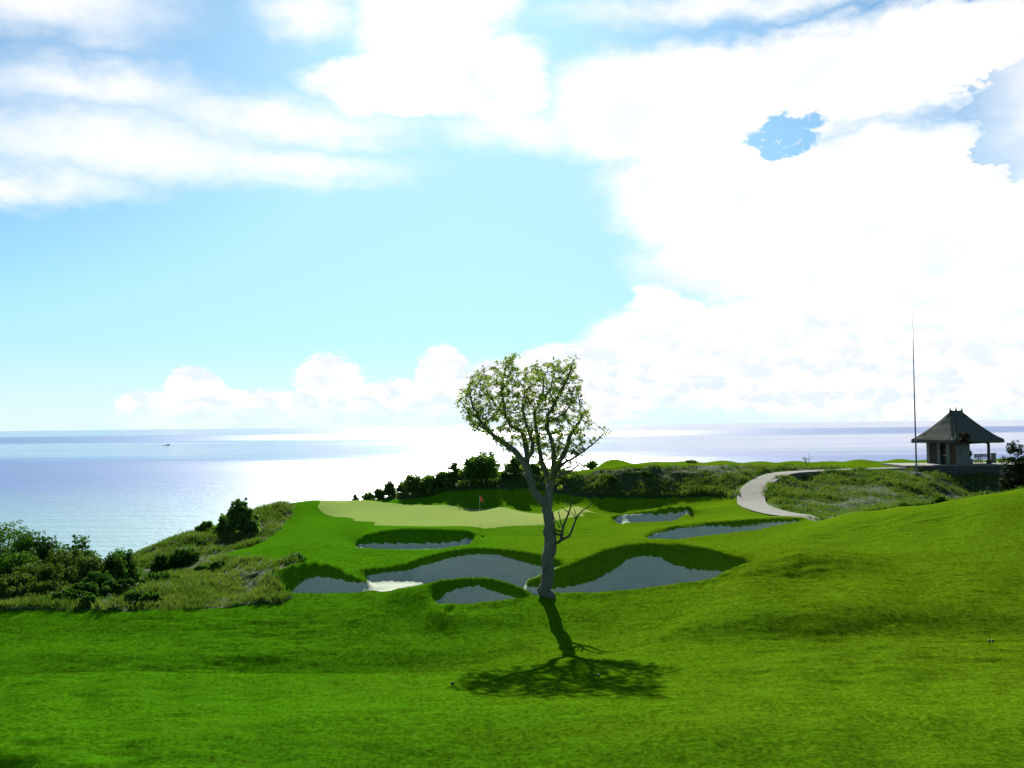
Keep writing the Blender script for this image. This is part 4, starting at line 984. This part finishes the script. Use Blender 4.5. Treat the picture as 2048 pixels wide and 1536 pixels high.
bevel(MB().box(-1.80, -1.55, -0.45, -0.10, 0.0, 0.82).build('basin_stand', M['stone'], hut), 0.02)
for (x, y) in ((2.1, -2.1), (2.1, 2.05)):
    po = bevel(MB().box(x - 0.11, x + 0.11, y - 0.11, y + 0.11, 0.0, 2.75).build('post', M['darkwood'], hut), 0.02)
    bevel(MB().box(x - 0.20, x + 0.20, y - 0.20, y + 0.20, 0.0, 0.36).build('post_base', M['stone'], po), 0.03)
bevel(MB().box(-2.25, 2.25, -2.19, -2.01, 2.63, 2.80).build('beam', M['darkwood'], hut), 0.01)
bevel(MB().box(2.01, 2.19, -1.99, 2.2, 2.63, 2.80).build('beam', M['darkwood'], hut), 0.01)
br = MB().tube([(2.0, -2.25, 2.55), (1.85, -2.35, 2.35), (1.70, -2.42, 2.15), (1.55, -2.42, 2.10), (1.30, -2.40, 2.14)], [0.12, 0.16, 0.13, 0.07, 0.03], 8, wob=0.3)
br.add([(1.45, -2.43, 2.12), (1.38, -2.43, 2.30), (1.30, -2.43, 2.28), (1.36, -2.39, 2.10)], [(0, 1, 2, 3)]).build('carved_bracket', M['brick'], hut, True)
# roof: concave hipped thatch with thick fuzzy eaves
def thatch():
    mb = MB(); n = 96; T = 15; r = np.random.default_rng(5); rings = []
    def ring(hx, hy, z, amp, rnd):
        pts = []
        for k in range(n):
            a = 2 * math.pi * (k + 0.5) / n; c, s_ = math.cos(a), math.sin(a)
            e = 0.16 + rnd * 0.2
            x = hx * math.copysign(abs(c) ** e, c); y = hy * math.copysign(abs(s_) ** e, s_)
            pts.append((x + r.normal(0, amp), y + r.normal(0, amp), z + r.normal(0, amp)))
        return pts
    rings.append(ring(2.7, 2.7, 2.64, 0.01, 0)); rings.append(ring(3.14, 3.14, 2.18, 0.03, 0)); rings.append(ring(3.28, 3.28, 2.22, 0.03, 0)); rings.append(ring(3.34, 3.34, 2.36, 0.025, 0))
    for i in range(1, T + 1):
        t = i / T; q = t ** 0.94
        rings.append(ring(3.30 * (1 - q) + 0.72 * q, 3.30 * (1 - q) + 0.10 * q, 2.44 + 2.90 * t ** 1.10, 0.018, t))
    for p in rings: mb.v.extend(p)
    for i in range(len(rings) - 1):
        for k in range(n): mb.f.append((i * n + k, i * n + (k + 1) % n, (i + 1) * n + (k + 1) % n, (i + 1) * n + k))
    mb.f.append(tuple((len(rings) - 1) * n + k for k in range(n)))
    return mb.build('roof', M['thatch'], hut, True)
roof = thatch()
# courses of straw hanging off the eave and hip rolls
fr = MB(); rr = np.random.default_rng(15)
for k in range(900):
    side = k % 4; t = rr.uniform(-3.1, 3.1); x, y = ((t, -3.26), (3.26, t), (t, 3.26), (-3.26, t))[side]
    dx, dy = ((0.02, 0), (0, 0.02), (0.02, 0), (0, 0.02))[side]; L = rr.uniform(0.06, 0.2); o_ = rr.uniform(-0.08, 0.06)
    nx, ny = ((0, -1), (1, 0), (0, 1), (-1, 0))[side]
    fr.add([(x - dx, y - dy, 2.30), (x + dx, y + dy, 2.30), (x + nx * o_, y + ny * o_, 2.28 - L)], [(0, 1, 2)])
fr.build('eave_fringe', M['thatch'], roof)['kind'] = 'stuff'
for sx, sy in ((-1, -1), (-1, 1), (1, -1), (1, 1)):
    MB().tube([(sx * (3.30 * (1 - q) + 0.72 * q) * 0.7071 ** (0.16 + 0.2 * t), sy * (3.30 * (1 - q) + 0.10 * q) * 0.7071 ** (0.16 + 0.2 * t), 2.46 + 2.92 * t ** 1.10) for t, q in ((t_, t_ ** 0.94) for t_ in np.linspace(0, 1, 9))], [0.07] * 9, 7, wob=0.2).build('hip_roll', M['thatch'], roof, True)
MB().tube([(-0.76, 0, 5.40), (-0.3, 0, 5.33), (0.3, 0, 5.33), (0.76, 0, 5.40)], [0.16, 0.18, 0.18, 0.16], 8, wob=0.15).build('ridge', M['thatch'], roof, True)
for x, lean, h in ((-0.72, -0.12, 0.42), (0.0, 0.02, 0.50), (0.72, 0.12, 0.42)):
    MB().tube([(x, 0, 5.30), (x + lean * 0.2, 0, 5.50), (x + lean * 0.5, 0, 5.42 + h * 0.55), (x + lean * 1.3, 0, 5.42 + h)], [0.17, 0.12, 0.06, 0.012], 7).build('finial', M['darkwood'], roof, True)
# things under and around the pavilion
def plant_pot(px, py, d):
    p = P(px, py, d); root = empty('potted_plant', (p[0], p[1], FZ)); tag(root, 'reddish leafy plant in a pale pot against the pavilion wall', 'plant')
    MB().lathe([(0.17, 0.0), (0.26, 0.12), (0.30, 0.34), (0.24, 0.48), (0.28, 0.52), (0.24, 0.51), (0.20, 0.44)], 14).build('pot', M['ceramic'], root, True)
    r = np.random.default_rng(31); cs = [(r.normal(0, .13), r.normal(0, .13), r.uniform(0.65, 1.15)) for _ in range(14)] + [(0.02, 0, 1.3)]
    V, Q = leaf_cloud(cs, [0.15] * 15, 420, 0.085, 32); link('leaves', raw_mesh('leaves', V, Q), M['croton'], root)
    MB().tube([(0, 0, 0.4), (0.02, 0, 0.8), (0, 0, 1.15)], [0.03, 0.025, 0.01], 6).build('stem', M['twig'], root)
M['croton'] = mat_leaf('croton_leaves', (0.16, 0.03, 0.015), (0.05, 0.11, 0.02), 0.3, 2.5)
plant_pot(1941, 925, 103.2)
def hang_clump():  # dark brown clump of leaf quads filling the dark spot at the eave corner
    p = P(1929, 875, 99.5); root = empty('eave_clump', (p[0], p[1], p[2])); tag(root, 'dark brown leafy clump hanging at the near corner of the pavilion eave', 'plant')
    r = np.random.default_rng(41); cs = [(r.normal(0, .32), r.normal(0, .12), r.uniform(-0.55, 0.42)) for _ in range(26)]
    V, Q = leaf_cloud(cs, [0.2] * 26, 1500, 0.08, 42); link('leaves', raw_mesh('leaves', V, Q), M['brownleaf'], root)
    MB().tube([(0, 0.1, 0.35), (0, 0.04, 0.1), (0, 0, -0.3)], [0.03, 0.04, 0.02], 6).build('stem', M['twig'], root)
M['brownleaf'] = mat_leaf('brown_leaves', (0.035, 0.022, 0.014), (0.06, 0.05, 0.02), 0.2, 3)
hang_clump()
def bench(px0, px1, py, d, label, seat_z=0.45, back=0.85):
    a = P(px0, py, d); b = P(px1, py, d); w_ = (b[0] - a[0]) / 2
    root = empty('garden_bench', ((a[0] + b[0]) / 2, d, FZ)); tag(root, label, 'bench')
    for i in range(3): bevel(MB().box(-w_, w_, -0.24 + i * 0.165, -0.10 + i * 0.165, seat_z - 0.05, seat_z).build('seat_slat', M['darkwood'], root), 0.008)
    for i in range(3): bevel(MB().box(-w_, w_, 0.26, 0.30, seat_z + 0.08 + i * 0.14, seat_z + 0.19 + i * 0.14).build('back_slat', M['darkwood'], root), 0.008)
    for x in (-w_ + 0.06, w_ - 0.06):
        MB().box(x - 0.035, x + 0.035, -0.22, -0.15, 0, seat_z - 0.052).build('leg', M['darkwood'], root)
        MB().box(x - 0.035, x + 0.035, 0.18, 0.255, 0, back).build('leg', M['darkwood'], root)
        MB().box(x - 0.03, x + 0.03, -0.23, 0.176, seat_z + 0.17, seat_z + 0.215).build('armrest', M['darkwood'], root)
bench(1951, 1960, 922, 105.5, 'small dark wooden seat left of the long bench under the thatched roof')
bench(1961, 1983, 922, 105.8, 'long dark wooden bench beside the post under the thatched roof')
p = P(1987, 924, 105.2)
pil = empty('stone_pillar', (p[0], p[1], FZ)); tag(pil, 'short pale square pillar at the right side of the pavilion', 'pillar')
bevel(MB().box(-0.2, 0.2, -0.2, 0.2, 0, 0.92).build('shaft', M['plaster'], pil), 0.02); bevel(MB().box(-0.25, 0.25, -0.25, 0.25, 0.922, 1.02).build('cap', M['plaster'], pil), 0.02)
# tall mast
b = spot(1833, 943, 97.5); top = P(1833.5, 632, 97.5)
ms = empty('flagpole', b); tag(ms, 'very tall thin bare flagpole standing left of the pavilion', 'flagpole')
hm = top[2] - b.z
MB().tube([(0, 0, -0.2), (0, 0, hm * 0.5), (0.02, 0, hm * 0.93)], [0.085, 0.060, 0.035], 10).build('pole', M['pole'], ms, True)
MB().tube([(0.02, 0, hm * 0.93), (0.02, 0, hm)], [0.014, 0.008], 6).build('tip_rod', M['pole'], ms)
MB().box(-0.35, 0.35, -0.35, 0.35, -0.3, 0.14).build('base_block', M['concrete'], ms)
MB().box(-0.14, 0.14, -0.14, 0.14, 0.142, 0.17).build('base_plate', M['pole'], ms)
# bare twiggy shrub by the terrace
def bare_shrub(px, py, d, label, H, seed, leaves=0, name='bare_shrub'):
    b = spot(px, py, d); root = empty(name, b); tag(root, label, 'shrub'); r = np.random.default_rng(seed); mb = MB(); tips = []
    def grow(p, v, L, R, lev):
        pts = [p]; 
        for i in range(4):
            v = v + r.normal(0, 0.13, 3) + np.array([0, 0, 0.05]); v /= np.linalg.norm(v); p = p + v * L / 4; pts.append(p)
        mb.tube(pts, list(np.linspace(R, R * 0.5, 5)), 5); tips.append(p)
        if lev < 3:
            for _ in range(3 if lev < 2 else 2):
                q = pts[r.integers(2, 5)]; w_ = v + r.normal(0, 0.65, 3); w_[2] = abs(w_[2]) * 0.8; w_ /= np.linalg.norm(w_); grow(q, w_, L * r.uniform(0.5, 0.8), R * 0.5, lev + 1)
    for _ in range(3): v = r.normal(0, 0.5, 3); v[2] = 1; grow(np.array([0, 0, -0.05]), v / np.linalg.norm(v), H * 0.5, 0.022 * H, 1)
    mb.build('branch', M['twig'], root, True)
    if leaves: V, Q = leaf_cloud(tips, [0.09] * len(tips), leaves, 0.07, seed + 1); link('leaves', raw_mesh('leaves', V, Q), M['leaf_a'], root)
bare_shrub(2008, 960, 76, 'leafless twiggy shrub beside the dark bush at the right edge', 2.6, 51)
bare_shrub(1615, 930, 110, 'sparse wispy plant alone on the skyline above the path', 1.35, 52, 60, 'wispy_plant')
bare_shrub(784, 996, 90, 'spindly sapling with thin flat top above the left row behind the green', 2.4, 53, 60, 'sapling')

# ------------------------------------------------------------------ concrete path of cast slabs
def path():
    pts = np.array([spot(*p) for p in PATH]); 
    t = np.arange(len(pts)); tt = np.linspace(0, len(pts) - 1, 600)
    def cr(c):
        o_ = []
        for q in tt:
            i = min(int(q), len(pts) - 2); f = q - i; p0, p1, p2, p3 = c[max(i - 1, 0)], c[i], c[i + 1], c[min(i + 2, len(c) - 1)]
            o_.append(0.5 * ((2 * p1) + (-p0 + p2) * f + (2 * p0 - 5 * p1 + 4 * p2 - p3) * f * f + (-p0 + 3 * p1 - 3 * p2 + p3) * f ** 3))
        return np.array(o_)
    cx, cy = cr(pts[:, 0]), cr(pts[:, 1])
    L = np.concatenate([[0], np.cumsum(np.hypot(np.diff(cx), np.diff(cy)))]); tot = L[-1]
    root = empty('cart_path', (pts[0][0], pts[0][1], pts[0][2])); tag(root, 'pale concrete path curving up the bank to the pavilion', 'path', kind='structure')
    W_ = 1.12; o0 = np.array(root.location)
    def frame(s_):
        x, y = np.interp(s_, L, cx), np.interp(s_, L, cy); x2, y2 = np.interp(s_ + 0.3, L, cx), np.interp(s_ + 0.3, L, cy); x1, y1 = np.interp(s_ - 0.3, L, cx), np.interp(s_ - 0.3, L, cy)
        v = np.array([x2 - x1, y2 - y1]); v /= np.linalg.norm(v) + 1e-9; nrm = np.array([v[1], -v[0]])
        zs = [ground(*(np.array([x, y]) + nrm * k_)) for k_ in (-W_, -W_ / 2, 0, W_ / 2, W_)]
        return np.array([x, y]), nrm, zs
    ss = np.arange(0, tot, 0.5); zc = []
    for s_ in ss: zc.append(np.mean(sorted(frame(s_)[2])[2:]))
    zc = np.convolve(np.pad(zc, 4, mode='edge'), np.ones(9) / 9, 'valid')
    k_ = int(tot / 2.9); ln = tot / k_
    for i in range(k_):
        a, b_ = i * ln + 0.02, (i + 1) * ln - 0.02; mb = MB(); secs = 5
        for s_ in np.linspace(a, b_, secs):
            c, nrm, _ = frame(s_); z = np.interp(s_, ss, zc) + 0.09 - 0.28 * max(0.0, 1 - s_ / 2.2)
            for sgn in (-1, 1):
                e = c + nrm * W_ * sgn; mb.v += [(e[0] - o0[0], e[1] - o0[1], z - o0[2]), (e[0] - o0[0], e[1] - o0[1], z - 0.45 - o0[2])]
        for q in range(secs - 1):
            k4 = q * 4; mb.f += [(k4, k4 + 4, k4 + 6, k4 + 2), (k4 + 1, k4 + 5, k4 + 4, k4), (k4 + 2, k4 + 6, k4 + 7, k4 + 3)]
        e = (secs - 1) * 4; mb.f += [(0, 2, 3, 1), (e, e + 1, e + 3, e + 2)]
        mb.build('slab', M['concrete'], root)
path()

# ------------------------------------------------------------------ flagstick, markers, rocks, boat
b = spot(960, 1050, 66.2); fs = empty('golf_flagstick', b); tag(fs, 'thin flagstick with small red flag on the putting green', 'golf flag')
ht = P(960, 991, 66.2)[2] - b.z
MB().tube([(0, 0, -0.1), (0, 0, ht)], [0.011, 0.008], 6).build('pole', M['white'], fs)
fl = MB()
for i in range(5):
    for j in range(4): fl.v.append((0.012 + 0.05 * i + 0.012 * math.sin(j), 0.03 * math.sin(i * 1.5 + j * 0.5), ht - 0.02 - j * 0.11 - i * i * 0.012))
for i in range(4):
    for j in range(3): fl.f.append((i * 4 + j, i * 4 + j + 1, i * 4 + j + 5, i * 4 + j + 4))
fo = fl.build('flag', M['redcloth'], fs); sm = fo.modifiers.new('thick', 'SOLIDIFY'); sm.thickness = 0.006
for (px, py, d, lab) in ((905, 1384, 24.5, 'small dark marker knob in the turf at the lower centre-left'), (1197, 1357, 26.0, 'small dark marker knob in the turf below the tree shadow'),
                         (1979, 1292, 29.0, 'left one of two dark marker knobs in the turf at right'), (1986, 1292, 29.0, 'right one of two dark marker knobs in the turf at right')):
    b = spot(px, py, d)
    mk = MB().lathe([(0.012, -0.06), (0.012, 0.0), (0.034, 0.012), (0.042, 0.035), (0.032, 0.058), (0.008, 0.066)], 10).build('turf_marker', M['black'], None, True)
    mk.location = (b.x, b.y, b.z + 0.02); tag(mk, lab, 'marker')
def rock(px, py, d, sz, lab, seed):
    r = np.random.default_rng(seed); b = spot(px, py, d); V = []; n_, m_ = 9, 6
    mb = MB()
    for i in range(m_ + 1):
        for k in range(n_):
            th = math.pi * i / m_; ph = 2 * math.pi * k / n_; q = 1 + r.uniform(-0.22, 0.22)
            mb.v.append((sz[0] * math.sin(th) * math.cos(ph) * q, sz[1] * math.sin(th) * math.sin(ph) * q, sz[2] * math.cos(th) * q))
    for i in range(m_):
        for k in range(n_): mb.f.append((i * n_ + k, (i + 1) * n_ + k, (i + 1) * n_ + (k + 1) % n_, i * n_ + (k + 1) % n_))
    o = mb.build('boulder', M['rock'], None); o.location = (b.x, b.y, b.z + sz[2] * 0.2); tag(o, lab, 'boulder', 'boulders on the headland edge')
rock(358, 1080, 69, (0.55, 0.4, 0.28), 'low grey boulder, lower left of the two on the headland skyline', 71)
rock(374, 1074, 69.6, (0.38, 0.35, 0.30), 'small grey boulder higher on the headland skyline', 72)
def boat():
    d = 3560.0; p = P(333, 891, d); root = empty('fishing_boat', (p[0], p[1], SEA_Z), rad(4)); tag(root, 'tiny distant blue outrigger fishing boat on the sea', 'boat')
    mb = MB(); n_ = 13; L = 12.0
    for i in range(n_):
        t = -1 + 2 * i / (n_ - 1); x = t * L; w_ = 1.7 * (1 - t ** 4) + 0.05; dk = 1.6 + 1.9 * abs(t) ** 3 + (1.6 * max(0, -t) ** 4)
        mb.v += [(x, -w_, dk), (x, -w_ * 0.7, 0.1), (x, 0, -0.8), (x, w_ * 0.7, 0.1), (x, w_, dk), (x, 0, dk - 0.35)]
    for i in range(n_ - 1):
        for k in range(6): mb.f.append((i * 6 + k, (i + 1) * 6 + k, (i + 1) * 6 + (k + 1) % 6, i * 6 + (k + 1) % 6))
    mb.f += [tuple(range(6)), tuple((n_ - 1) * 6 + 5 - k for k in range(6))]
    mb.build('hull', M['boat'], root, True)
    MB().box(2.0, 7.5, -1.2, 1.2, 1.4, 4.2).build('cabin', M['boat'], root); MB().box(1.6, 8.0, -1.5, 1.5, 4.21, 4.5).build('cabin_roof', M['white'], root)
    MB().tube([(-4.5, 0, 1.0), (-4.5, 0, 7.5)], [0.22, 0.12], 6).build('mast', M['boat'], root)
    for sy in (-1, 1):
        MB().tube([(-9, sy * 6, 0.5), (0, sy * 6.2, 0.2), (9, sy * 6, 0.5)], [0.2, 0.3, 0.2], 6).build('outrigger', M['white'], root)
        for x in (-5, 5): MB().tube([(x, 0, 1.9), (x, sy * 3.5, 2.1), (x, sy * 6.1, 0.4)], [0.16, 0.14, 0.12], 5).build('outrigger_arm', M['white'], root)
boat()
